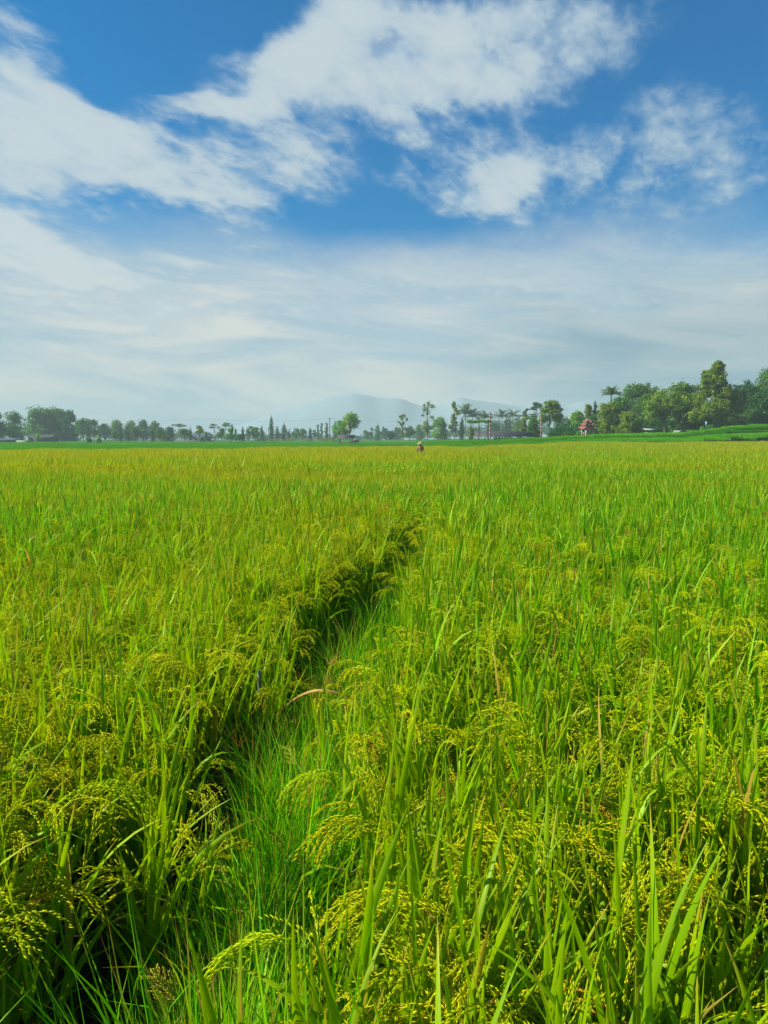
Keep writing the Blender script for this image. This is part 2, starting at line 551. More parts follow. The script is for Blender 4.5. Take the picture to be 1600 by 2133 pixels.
def ground_z(x, y):
    x = np.asarray(x, float); y = np.asarray(y, float)
    u = np.clip(x / np.maximum(y, 1.0), -0.6, 0.6)
    Y = yb(u)
    top = np.interp(u, U_T, TOP)
    z = smooth(u, 0.12, 0.26) * smooth(y, 50, 100) * 0.5
    t = (y - Y) / 15.0
    st = 0.55 * smooth(t, 0.02, 0.22) + 0.45 * smooth(t, 0.55, 0.95)
    right = smooth(u, 0.03, 0.08)
    z = z + (top - z) * st * right + (1 - right) * top * smooth(y, 90, 330)
    z = z + right * (1 - smooth(u, 0.1, 0.2)) * 0.25 * smooth(y, 150, 380) * 1.2
    d = np.abs(x - path_c(y)) / np.maximum(path_w(y), 0.05)
    near = (y < 60) * smooth(y, -6, -3)
    z = z + 0.22 * (1 - smooth(d, 0.5, 1.1)) * near
    sd_ = (x - path_c(y)) / np.maximum(path_w(y), 0.05)
    z = z - 0.26 * np.exp(-((sd_ + 1.0) / 0.38) ** 2) * near
    return z


def gz(x, y): return float(ground_z(x, y))


gm = Mesh()
rad = np.concatenate([[0.0], np.geomspace(0.35, 1600, 200)])
na = 540
an = np.arange(na) / na * 2 * math.pi
# finer in front of the camera
an = an - 0.55 * np.sin(2 * (an)) * 0.0
RR, AA = np.meshgrid(rad[1:], an, indexing='ij')
gx = (RR * np.sin(AA)).ravel(); gy = (RR * np.cos(AA)).ravel()
gzv = ground_z(gx, gy)
Vg = np.concatenate([[[0, 0, gz(0, 0)]], np.stack([gx, gy, gzv], 1)])
ii, jj = np.meshgrid(np.arange(len(rad) - 2), np.arange(na), indexing='ij')
j2 = (jj + 1) % na
Fg = np.stack([1 + ii * na + jj, 1 + ii * na + j2, 1 + (ii + 1) * na + j2, 1 + (ii + 1) * na + jj], -1).reshape(-1, 4)[:, ::-1]
gm.add(Vg, Fg)
gm.F.append((np.array([(0, 1 + (j + 1) % na, 1 + j) for j in range(na)]), 0))
gobj = gm.build('ground', M['ground'], smooth_shade=True)
tag(gobj, kind='structure')

# hills far off, their fading into haze partly painted as a pale blue
hm = Mesh()
HX = [-1400, 400, 460, 520, 580, 640, 690, 740, 790, 830, 880, 930, 955, 985, 1010, 1050, 1090, 1130, 1180, 1230, 1290, 1400, 1700, 2600]
HY = [909, 907, 893, 872, 851, 837, 826, 820, 828, 832, 845, 838, 822, 830, 826, 838, 842, 836, 840, 826, 846, 862, 890, 905]
rng = np.random.default_rng(5)
nu, nd_ = 260, 26
us = np.linspace(-1.3, 1.3, nu)
prof = np.interp(us * F + 800, HX, HY)
prof = (912 - prof) / F
jag = np.zeros(nu)
for k in range(1, 6):
    jag += np.interp(np.arange(nu), np.linspace(0, nu, 14 * 2 ** k), rng.normal(0, 1, 14 * 2 ** k)) * 0.0022 / k
prof = np.maximum(prof + jag * np.clip(prof / 0.03, 0, 1), 0.001)
ds = np.linspace(1020, 1500, nd_)
dsh = np.exp(-((ds - 1250) / 110) ** 2)
n2 = rng.normal(0, 1, (nd_, 40))
HV = []
for i, d in enumerate(ds):
    nz = np.interp(np.linspace(0, 39, nu), np.arange(40), n2[i]) * 0.08
    z = prof * 1250 * dsh[i] * (1 + nz * (abs(d - 1250) > 40)) - 1.0
    HV.append(np.stack([us * d, np.full(nu, d), z], 1))
ii, jj = np.meshgrid(np.arange(nd_ - 1), np.arange(nu - 1), indexing='ij')
hm.add(np.concatenate(HV), np.stack([ii * nu + jj, ii * nu + jj + 1, (ii + 1) * nu + jj + 1, (ii + 1) * nu + jj], -1).reshape(-1, 4))
M['hill'] = solid_mat('haze_tinted_hill', c4(0.205, 0.285, 0.315), c4(0.235, 0.31, 0.34), 0.004, 0.95)  # pale blue-grey stands in for haze over dark forest
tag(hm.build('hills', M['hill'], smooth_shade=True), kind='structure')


# ================================================================== plants: blades and panicles
def curve(P0, az, th0, bend, L, seg, power=1.4, lean_az=None):
    """n curves of seg+1 points; th is the angle from the vertical, growing along the curve"""
    n = len(P0)
    pts = np.zeros((n, seg + 1, 3)); tans = np.zeros((n, seg + 1, 3))
    pts[:, 0] = P0
    h = np.stack([np.cos(az), np.sin(az), np.zeros(n)], 1)
    for k in range(seg + 1):
        s = k / seg
        th = th0 + bend * s ** power
        tan = h * np.sin(th)[:, None]
        tan[:, 2] += np.cos(th)
        tans[:, k] = tan
        if k:
            pts[:, k] = pts[:, k - 1] + 0.5 * (tans[:, k] + tans[:, k - 1]) * (L / seg)[:, None]
    return pts, tans, h


def blades(ms, rng, P0, az, th0, bend, L, Wd, seg, mat, v, fold=True, twist=0.6, power=1.4):
    n = len(P0)
    pts, tans, h = curve(P0, az, th0, bend, L, seg, power)
    side0 = np.stack([-np.sin(az), np.cos(az), np.zeros(n)], 1)
    tw0 = rng.uniform(-twist, twist, n); tw1 = tw0 + rng.uniform(-twist, twist, n)
    ac = 3 if fold else 2
    V = np.zeros((n, seg + 1, ac, 3))
    for k in range(seg + 1):
        s = k / seg
        w = Wd * min(1.0, 0.55 + s * 2.2) * max(1 - s ** 2.2, 0.02) * 0.5
        nrm = np.cross(tans[:, k], side0)
        a = tw0 + (tw1 - tw0) * s
        sd = side0 * np.cos(a)[:, None] + nrm * np.sin(a)[:, None]
        nr = -side0 * np.sin(a)[:, None] + nrm * np.cos(a)[:, None]
        V[:, k, 0] = pts[:, k] - sd * w[:, None]
        V[:, k, -1] = pts[:, k] + sd * w[:, None]
        if fold:
            V[:, k, 1] = pts[:, k] + nr * (w * 0.45)[:, None]
    base = (np.arange(n) * (seg + 1) * ac)[:, None, None]
    kk = (np.arange(seg) * ac)[None, :, None]
    cc = np.arange(ac - 1)[None, None, :]
    i0 = base + kk + cc
    Fq = np.stack([i0, i0 + 1, i0 + ac + 1, i0 + ac], -1).reshape(-1, 4)
    vv = np.broadcast_to(v[:, None, None], (n, seg + 1, ac)).ravel()
    tt = np.broadcast_to((np.arange(seg + 1) / seg)[None, :, None], (n, seg + 1, ac)).ravel()
    ms.add(V.reshape(-1, 3), Fq, mat, vv, tt)
    return pts, tans


def spindles(ms, rng, C, Dr, ln, wd, mat, v, sides=4):
    """grain shapes: n double cones at C along Dr"""
    n = len(C)
    Dr = Dr / (np.linalg.norm(Dr, axis=1)[:, None] + 1e-9)
    r = rng.normal(size=(n, 3))
    u = np.cross(Dr, r); u /= np.linalg.norm(u, axis=1)[:, None] + 1e-9
    w = np.cross(Dr, u)
    V = np.zeros((n, sides + 2, 3))
    V[:, 0] = C - Dr * (ln * 0.5)[:, None]
    V[:, -1] = C + Dr * (ln * 0.5)[:, None]
    for j in range(sides):
        a = j / sides * 2 * math.pi
        V[:, 1 + j] = C + (u * math.cos(a) + w * math.sin(a)) * (wd * 0.5)[:, None] - Dr * (ln * 0.05)[:, None]
    b = (np.arange(n) * (sides + 2))[:, None]
    tri = []
    for j in range(sides):
        k = (j + 1) % sides
        tri.append(np.stack([b[:, 0], b[:, 0] + 1 + k, b[:, 0] + 1 + j], 1))
        tri.append(np.stack([b[:, 0] + sides + 1, b[:, 0] + 1 + j, b[:, 0] + 1 + k], 1))
    ms.add(V.reshape(-1, 3), np.concatenate(tri), mat, np.repeat(v, sides + 2), 0.5)


def panicles(ms, rng, P0, az, th0, bend, L, mat_stem, mat_grain, lod, v, grain=1.0, nb=9, ng=8):
    """nodding seed heads: a curved axis, side branches, grains set along each"""
    n = len(P0)
    seg = 7 if lod == 0 else 4
    pts, tans = blades(ms, rng, P0, az, th0, bend, L, np.full(n, 0.003 if lod == 0 else 0.004), seg, mat_stem, v, fold=False, power=1.1)
    if lod >= 2:
        # far away: a few long spindles along the axis
        for s0 in (0.35, 0.65, 0.95):
            k = min(int(s0 * seg), seg)
            C = pts[:, k] + rng.normal(0, 0.008, (n, 3))
            Dr = tans[:, k] + rng.normal(0, 0.25, (n, 3)); Dr[:, 2] -= 0.5
            spindles(ms, rng, C, Dr, np.full(n, 0.10 * grain), np.full(n, 0.022 * grain), mat_grain, v, 3)
        return
    Cs = []; Ds = []; Vs = []
    for b in range(nb):
        s = 0.12 + 0.86 * (b + 0.5) / nb
        f = s * seg; k = min(int(f), seg - 1); fr = f - k
        p = pts[:, k] * (1 - fr) + pts[:, k + 1] * fr
        t = tans[:, k] * (1 - fr) + tans[:, k + 1] * fr
        d = t + rng.normal(0, 0.17, (n, 3))
        d /= np.linalg.norm(d, axis=1)[:, None]
        bl = L * (0.52 - 0.27 * s) * rng.uniform(0.8, 1.2, n)
        for g in range(ng):
            q = (g + 0.6) / ng
            dd = d.copy(); dd[:, 2] -= 0.70 * q
            dd /= np.linalg.norm(dd, axis=1)[:, None]
            pos = p + dd * (bl * q)[:, None]
            off = rng.normal(0, 0.0012 if lod == 0 else 0.003, (n, 3))
            Cs.append(pos + off)
            Ds.append(dd + rng.normal(0, 0.13, (n, 3)))
            Vs.append(np.clip(v + rng.normal(0, 0.25, n), 0, 1) * (v < 0.955) + v * (v >= 0.955))
    C = np.concatenate(Cs); Dr = np.concatenate(Ds); vv = np.concatenate(Vs)
    vv = np.where((vv > 0.94) & (np.tile(v, nb * ng) < 0.955), 0.94, vv)
    k = len(C)
    if lod == 0:
        spindles(ms, rng, C, Dr, rng.uniform(0.0120, 0.0200, k) * grain, rng.uniform(0.0024, 0.0040, k) * grain, mat_grain, vv, 4)
    else:
        spindles(ms, rng, C, Dr, rng.uniform(0.026, 0.036, k) * grain, rng.uniform(0.0050, 0.0070, k) * grain, mat_grain, vv, 3)


def clump(ms, rng, lod, center=(0, 0), nt=13, hscale=1.0, pan=0.8, upper=1.0):
    """one hill of rice"""
    n = nt
    az = rng.uniform(0, 2 * math.pi, n)
    r = rng.uniform(0.0, 0.055, n)
    P0 = np.stack([center[0] + np.cos(az) * r, center[1] + np.sin(az) * r, np.zeros(n)], 1)
    az = az + rng.normal(0, 0.6, n)
    lean = rng.uniform(0.02, 0.17, n)
    H = rng.uniform(0.62, 0.80, n) * hscale
    seg = 4 if lod == 0 else 2
    v = rng.uniform(0.1, 0.7, n)
    pts, tans = blades(ms, rng, P0, az, lean, np.full(n, 0.08), H, np.full(n, 0.0045 if lod < 2 else 0.008), seg, 0, v, fold=(lod == 0), twist=0.2)
    # leaves at nodes
    for (s, L0, t0, bd) in (((0.30, 0.34, 0.35, 0.9), (0.55, 0.38, 0.24, 0.55), (0.78, 0.36, 0.13, 0.30), (0.90, 0.40, 0.10, 0.18))
                            if lod < 2 else ((0.55, 0.42, 0.28, 0.6), (0.97, 0.36, 0.13, 0.3))):
        f = s * seg; k = min(int(f), seg - 1); fr = f - k
        p = pts[:, k] * (1 - fr) + pts[:, k + 1] * fr
        a = rng.uniform(0, 2 * math.pi, n)
        vv = rng.uniform(0.0, 1.0, n)
        if s > 0.7:
            L0 = L0 * np.where(rng.random(n) < upper, 1.0, 0.55)
        vv = np.where((vv > 0.955) & (rng.random(n) < 0.3), 0.7, vv)
        bd = np.where(rng.random(n) < 0.14, rng.uniform(0.9, 2.0, n), bd)
        if s < 0.4:
            vv = np.where(rng.random(n) < 0.25, 1.0, vv)
        blades(ms, rng, p, a, rng.normal(t0, 0.09, n), np.abs(rng.normal(bd, 0.3, n)), L0 * hscale * rng.uniform(0.75, 1.15, n),
               rng.uniform(0.0120, 0.0225, n) * (1.0 if lod < 2 else 1.35), (7 if lod == 0 else 4 if lod == 1 else 2), 0, vv, fold=(lod == 0))
    m = rng.random(n) < pan
    k = int(m.sum())
    if k:
        paz = np.where(rng.random(k) < 0.35, rng.normal(math.pi, 0.8, k), rng.uniform(0, 2 * math.pi, k))
        vp = rng.uniform(0.0, 0.98, k)
        p = pts[m, -1]
        panicles(ms, rng, p, paz, rng.uniform(0.05, 0.3, k), rng.uniform(1.2, 2.3, k), rng.uniform(0.22, 0.30, k) * hscale, 0, 1, lod, vp,
                 nb=11 if lod == 0 else 8, ng=14 if lod == 0 else 4)


def grass_tuft(ms, rng, n=60, h=0.34, spread=0.12, mat=0, seg=5, w=(0.0025, 0.005)):
    r = np.sqrt(rng.random(n)) * spread
    a = rng.uniform(0, 2 * math.pi, n)
    P0 = np.stack([np.cos(a) * r, np.sin(a) * r, np.zeros(n)], 1)
    v = rng.uniform(0, 0.99, n)
    blades(ms, rng, P0, rng.uniform(0, 2 * math.pi, n), np.abs(rng.normal(0.15, 0.15, n)), np.abs(rng.normal(0.7, 0.5, n)),
           h * rng.uniform(0.45, 1.25, n), rng.uniform(w[0], w[1], n), seg, mat, v, fold=False, twist=1.2)


protos = bpy.data.collections.new("plant_shapes")       # source shapes, not linked to the scene


def proto(name, ms, mats):
    o = bpy.data.objects.new(name, ms.data(name, mats))
    protos.objects.link(o)
    return o


names = []
RM = [M['rice_leaf'], M['rice_grain']]


def reg(prefix, k, fn, mats):
    ids = []
    for i in range(k):
        ms = Mesh()
        fn(ms, np.random.default_rng(1000 + len(names) * 17))
        nm = "a%03d_%s" % (len(names), prefix)
        proto(nm, ms, mats)
        names.append(nm)
        ids.append(len(names) - 1)
    return np.array(ids)


def patch(ms, rng, size, step, lod, nt, pan, hs=1.0):
    k = int(size / step)
    for i in range(k):
        for j in range(k):
            c = ((i + 0.5) * step - size / 2 + rng.normal(0, step * 0.2), (j + 0.5) * step - size / 2 + rng.normal(0, step * 0.2))
            clump(ms, rng, lod, c, nt, hs * rng.uniform(0.88, 1.1), pan)


def young_patch(ms, rng, size, n, h, w):
    P0 = np.stack([rng.uniform(-size / 2, size / 2, n), rng.uniform(-size / 2, size / 2, n), np.zeros(n)], 1)
    blades(ms, rng, P0, rng.uniform(0, 6.28, n), np.abs(rng.normal(0.1, 0.12, n)), np.abs(rng.normal(0.4, 0.3, n)),
           h * rng.uniform(0.6, 1.15, n), rng.uniform(w * 0.7, w * 1.3, n), 2, 0, rng.random(n), fold=False)


IDL0 = reg('rice_tuft_ripe', 10, lambda ms, g: clump(ms, g, 0, nt=14, pan=0.70, upper=0.85), RM)
IDL1 = reg('rice_tuft_mid_ripe', 8, lambda ms, g: clump(ms, g, 1, nt=14, pan=0.70, upper=0.85), RM)
ID0 = reg('rice_tuft', 12, lambda ms, g: clump(ms, g, 0, nt=16, pan=0.45), RM)
ID1 = reg('rice_tuft_mid', 10, lambda ms, g: clump(ms, g, 1, nt=15, pan=0.50), RM)
ID2 = reg('rice_patch', 8, lambda ms, g: patch(ms, g, 1.0, 0.2, 2, 10, 0.7), RM)
IDY = reg('young_patch', 6, lambda ms, g: young_patch(ms, g, 2.0, 1200, 0.50, 0.030), [M['young']])
IDG = reg('grass_tuft', 8, lambda ms, g: grass_tuft(ms, g, int(g.integers(25, 80)), g.uniform(0.3, 0.46), 0.10, w=(0.0025, 0.0055) if g.random() < .6 else (.005, .009)), [M['grass']])
IDW = reg('bank_grass', 5, lambda ms, g: young_patch(ms, g, 2.0, 1500, 0.30, 0.02), [M['young']])

# node group: stand the source shapes on the points of a mesh
ng_ = bpy.data.node_groups.new("plant_cover", 'GeometryNodeTree')
ng_.interface.new_socket("Geometry", in_out='INPUT', socket_type='NodeSocketGeometry')
ng_.interface.new_socket("Geometry", in_out='OUTPUT', socket_type='NodeSocketGeometry')
gi = ng_.nodes.new('NodeGroupInput'); go = ng_.nodes.new('NodeGroupOutput')
ci = ng_.nodes.new('GeometryNodeCollectionInfo')
ci.inputs['Collection'].default_value = protos
ci.inputs['Separate Children'].default_value = True
ci.inputs['Reset Children'].default_value = True
iop = ng_.nodes.new('GeometryNodeInstanceOnPoints')
iop.inputs['Pick Instance'].default_value = True


def named(nm, ty):
    nd = ng_.nodes.new('GeometryNodeInputNamedAttribute')
    nd.data_type = ty
    nd.inputs['Name'].default_value = nm
    return nd.outputs['Attribute']


e2r = ng_.nodes.new('FunctionNodeEulerToRotation')
lk = ng_.links.new
lk(gi.outputs[0], iop.inputs['Points'])
lk(ci.outputs[0], iop.inputs['Instance'])
lk(named('idx', 'INT'), iop.inputs['Instance Index'])
lk(named('rot', 'FLOAT_VECTOR'), e2r.inputs[0])
lk(e2r.outputs[0], iop.inputs['Rotation'])
lk(named('scl', 'FLOAT_VECTOR'), iop.inputs['Scale'])
lk(iop.outputs[0], go.inputs[0])


def cover(name, P, idx, rot, scl, tint, label, cat):
    me = bpy.data.meshes.new(name)
    n = len(P)
    me.vertices.add(n)
    me.vertices.foreach_set('co', np.asarray(P, np.float32).ravel())
    for nm, ty, arr, key in (('idx', 'INT', idx, 'value'), ('rot', 'FLOAT_VECTOR', rot, 'vector'), ('scl', 'FLOAT_VECTOR', scl, 'vector'), ('tint', 'FLOAT', tint, 'value')):
        a = me.attributes.new(nm, ty, 'POINT')
        a.data.foreach_set(key, np.asarray(arr, np.int32 if ty == 'INT' else np.float32).ravel())
    o = bpy.data.objects.new(name, me)
    COL.objects.link(o)
    md = o.modifiers.new('cover', 'NODES')
    md.node_group = ng_
    tag(o, label, cat, kind='stuff')
    print(name, n)
    return o


def vnoise(x, y, scale, seed):
    g = np.random.default_rng(seed)
    T = g.random((64, 64))
    fx = x / scale; fy = y / scale
    i = np.floor(fx).astype(int); j = np.floor(fy).astype(int)
    a = fx - i; b = fy - j
    a = a * a * (3 - 2 * a); b = b * b * (3 - 2 * b)
    i0, i1, j0, j1 = i % 64, (i + 1) % 64, j % 64, (j + 1) % 64
    return (T[i0, j0] * (1 - a) * (1 - b) + T[i1, j0] * a * (1 - b) + T[i0, j1] * (1 - a) * b + T[i1, j1] * a * b)


def grid(x0, x1, y0, y1, st, g, jit=0.3):
    X, Y = np.meshgrid(np.arange(x0, x1, st), np.arange(y0, y1, st), indexing='ij')
    X = X.ravel() + g.normal(0, st * jit, X.size); Y = Y.ravel() + g.normal(0, st * jit, Y.size)
    return X, Y


# ------------------------------------------------------------------ the ripening rice
g = np.random.default_rng(77)
Ps = []; Is = []; Rs = []; Ss = []; Ts = []


def rice_rows(X, Y, ids, near, idsl=None):
    u = X / np.maximum(Y, 1.0)
    lim = yb(np.clip(u, -.6, .6)) - 0.5
    ok = Y < lim + vnoise(X, Y, 6.0, 9) * 1.2
    c = path_c(Y); w = path_w(Y)
    dd = (X - c)
    edge = w * (0.92 + 0.5 * (vnoise(X, Y, 0.35, 4) - 0.5)) + np.where(dd < 0, 0.19 + 0.10 * (Y < 2.2) - 0.10 * smooth(Y, 5, 9), 0.12 - 0.05 * smooth(Y, 6, 10))
    ok &= (np.abs(dd) > edge) | (Y > 45)
    ok &= (X ** 2 + Y ** 2) > 0.45 ** 2
    X, Y, dd, w = X[ok], Y[ok], dd[ok], w[ok]
    u = X / np.maximum(Y, 1.0)
    n = len(X)
    hs_ = 0.86 + 0.30 * vnoise(X, Y, 5.0, 3) + 0.10 * vnoise(X, Y, 1.3, 8) + g.normal(0, 0.04, n)
    # hollows and bunds crossing the plots show as thin dark lines far off
    for (yc, wd, u0, u1, dep) in ((56, 2.6, -0.7, -0.31, 0.35), (54, 2.2, -0.27, -0.10, 0.30), (61, 1.8, -0.08, -0.02, 0.2), (64, 3.0, 0.02, 0.11, 0.25),
                                  (68, 3.0, 0.30, 0.40, 0.35), (48, 1.2, -0.4, -0.2, 0.15), (57, 1.6, 0.12, 0.3, 0.15)):
        m = (np.abs(Y - yc - 1.5 * (vnoise(X, Y, 5, 12) - .5)) < wd / 2) & (u > u0) & (u < u1)
        hs_ = np.where(m, hs_ * (1 - dep), hs_)
    rz = g.uniform(0, 2 * math.pi, n)
    # plants at the furrow lean over it
    lean = np.where(np.abs(dd) < w + 0.28, 0.16, 0.0) * near
    ry = -np.sign(dd) * lean + g.normal(0, 0.05, n) + 0.40 * (vnoise(X, Y, 2.2, 61) - 0.5) * np.where(Y < 24, 1, .3)
    rx = g.normal(0, 0.05, n) + 0.40 * (vnoise(X, Y, 2.2, 62) - 0.5) * np.where(Y < 24, 1, .3)
    # yellow patches; riper with distance, greener right of the furrow
    t = 0.27 + 0.50 * smooth(Y, 12, 42) + 0.75 * (vnoise(X, Y, 4.0, 21) - 0.5) + 0.3 * (vnoise(X, Y, 13.0, 22) - 0.5)
    t -= 0.24 * smooth(u, 0.0, 0.25) * smooth(Y, 1, 10)
    t += 0.12 * (1 - smooth(u, -0.1, 0.05)) * smooth(Y, 3, 10)
    t += 0.25 * smooth(Y, 56, 85)
    t = np.clip(t + g.normal(0, 0.10, n), 0, 1)
    Z = ground_z(X, Y) - 0.01
    Ps.append(np.stack([X, Y, Z], 1)); Is.append(np.where((X < path_c(Y)) | (g.random(n) < 0.25), g.choice(idsl, n), g.choice(ids, n)) if idsl is not None else g.choice(ids, n)); Ts.append(t)
    Rs.append(np.stack([rx, ry, rz], 1)); Ss.append(np.stack([hs_ * 0.5 + 0.62, hs_ * 0.5 + 0.62, hs_ * np.interp(Y, [0, 8, 22, 60], [1.07, 1.04, 0.90, 0.82])], 1))


X, Y = grid(-6.5, 7.5, -0.6, 8.5, 0.205, g)
m = np.abs(X) < 0.62 * Y + 2.6
rice_rows(X[m], Y[m], ID0, 1.0, IDL0)
X, Y = grid(-17, 17, 8.5, 24, 0.215, g)
m = np.abs(X) < 0.58 * Y + 2.5
rice_rows(X[m], Y[m], ID1, 1.0, IDL1)
X, Y = grid(-70, 76, 24, 104, 0.92, g, 0.1)
m = np.abs(X) < 0.56 * Y + 4
rice_rows(X[m], Y[m], ID2, 0.0)
cover('rice_field', np.concatenate(Ps), np.concatenate(Is), np.concatenate(Rs), np.concatenate(Ss), np.concatenate(Ts),
      'ripening yellow green rice crop filling both plots beside the furrow', 'rice crop')

# ------------------------------------------------------------------ bright young rice beyond, up the bank on the right
X, Y = grid(-230, 230, 66, 380, 1.75, g, 0.12)
u = X / Y
lim = yb(np.clip(u, -.6, .6))
m = (np.abs(u) < 0.6) & (Y > lim + 0.6) & ((u < 0.13) | (Y < lim + 36)) & ((u < 0.3) | (Y < lim + 26))
# thin bunds between the young plots
m &= ~((np.abs(Y - 150 + 6 * (vnoise(X, Y, 30, 5) - .5)) < 1.1) & (u < 0.1)) & ~((np.abs(Y - 215) < 1.5) & (u < 0.02))
X, Y, u = X[m], Y[m], u[m]
n = len(X)
hsn = 0.8 + 0.5 * vnoise(X, Y, 14, 31)
plot = np.floor((Y + 5 * vnoise(X, Y, 40, 6)) / 19.0)
hue = np.random.default_rng(8).random(64)[plot.astype(int) % 64]
tn = 0.25 + 0.5 * hue + 0.3 * (vnoise(X, Y, 12, 33) - .5) + 0.25 * smooth(u, 0.2, 0.35) + g.normal(0, .06, n)
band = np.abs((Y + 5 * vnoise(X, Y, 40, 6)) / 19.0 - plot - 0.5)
tn = np.where(band > 0.40, tn * 0.15, tn)  # shade along the plot edges, put in as a darker tint
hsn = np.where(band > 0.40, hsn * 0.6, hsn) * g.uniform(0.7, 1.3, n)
tn = np.clip(tn, 0, 1)
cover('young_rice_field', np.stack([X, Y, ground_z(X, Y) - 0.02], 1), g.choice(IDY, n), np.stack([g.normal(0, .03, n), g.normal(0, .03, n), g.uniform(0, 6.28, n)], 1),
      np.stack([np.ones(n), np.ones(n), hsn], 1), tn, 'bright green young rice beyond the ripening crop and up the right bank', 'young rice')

# ------------------------------------------------------------------ grass in the furrow
yy = np.concatenate([g.uniform(0.2, 4.5, 1000), g.uniform(4.5, 16, 700), g.uniform(16, 40, 500)])
q = g.uniform(-1, 1, len(yy))
# the furrow's left edge is bare and dark near the camera
q = np.where((yy < 4) & (q < -0.55) & (g.random(len(yy)) < 0.75), g.uniform(-0.4, 1, len(yy)), q)
xx = path_c(yy) + q * (path_w(yy) + 0.10)
n = len(xx)
sc = g.uniform(0.55, 1.2, n) * (1 - 0.25 * (q < -0.3)) * (0.75 + 0.5 * vnoise(xx, yy, 0.25, 40))
cover('grass', np.stack([xx, yy, ground_z(xx, yy) - 0.01], 1), g.choice(IDG, n), np.stack([g.normal(0, .12, n), g.normal(0, .12, n), g.uniform(0, 6.28, n)], 1),
      np.stack([sc, sc, sc * g.uniform(0.8, 1.5, n)], 1), g.random(n), 'fine green grass growing in the furrow between the two rice plots', 'grass')


# ================================================================== trees
def leaf_quads(ms, rng, C, N, size, mat, v):
    n = len(C)
    N = N / (np.linalg.norm(N, axis=1)[:, None] + 1e-9)
    r = rng.normal(size=(n, 3))
    a = np.cross(N, r); a /= np.linalg.norm(a, axis=1)[:, None] + 1e-9
    b = np.cross(N, a)
    s1 = size * rng.uniform(0.6, 1.35, n); s2 = s1 * rng.uniform(0.45, 0.8, n)
    V = np.stack([C - a * s1[:, None], C - b * s2[:, None] + N * (s2 * 0.25)[:, None], C + a * s1[:, None], C + b * s2[:, None] + N * (s2 * 0.25)[:, None]], 1)
    i = (np.arange(n) * 4)[:, None] + np.arange(4)[None]
    ms.add(V.reshape(-1, 3), i, mat, np.repeat(v, 4), 0.5)


def blob_leaves(ms, rng, blobs, n, size, mat=0, flat=0.0):
    B = np.array(blobs, float)           # cx cy cz rx ry rz
    wgt = (B[:, 3] * B[:, 4] * B[:, 5]) ** (2 / 3)
    k = rng.choice(len(B), n, p=wgt / wgt.sum())
    d = rng.normal(size=(n, 3)); d /= np.linalg.norm(d, axis=1)[:, None]
    r = rng.random(n) ** 0.42
    # twigs: leaves gather in bunches near the outside of each bough, with gaps between the bunches
    K = 13
    sd_ = rng.normal(size=(len(B), K, 3)); sd_ /= np.linalg.norm(sd_, axis=2)[:, :, None]
    sr = rng.uniform(0.5, 1.08, (len(B), K, 1))
    sub = sd_ * sr
    w = rng.integers(0, K, n)
    off = sub[k, w] + rng.normal(0, 0.19, (n, 3))
    loose = rng.random(n) < 0.12
    off = np.where(loose[:, None], d * r[:, None], off)
    C = B[k, :3] + off * B[k, 3:]
    d = off / (np.linalg.norm(off, axis=1)[:, None] + 1e-6)
    N = d + rng.normal(0, 0.7, (n, 3))
    N[:, 2] += flat
    blobv = rng.uniform(0.15, 0.85, len(B))
    v = np.clip(blobv[k] * 0.6 + rng.uniform(0, 0.55, n) - 0.05, 0, 0.93)
    v = np.where(rng.random(n) < 0.02, 1.0, v)
    leaf_quads(ms, rng, C, N, size, mat, v)


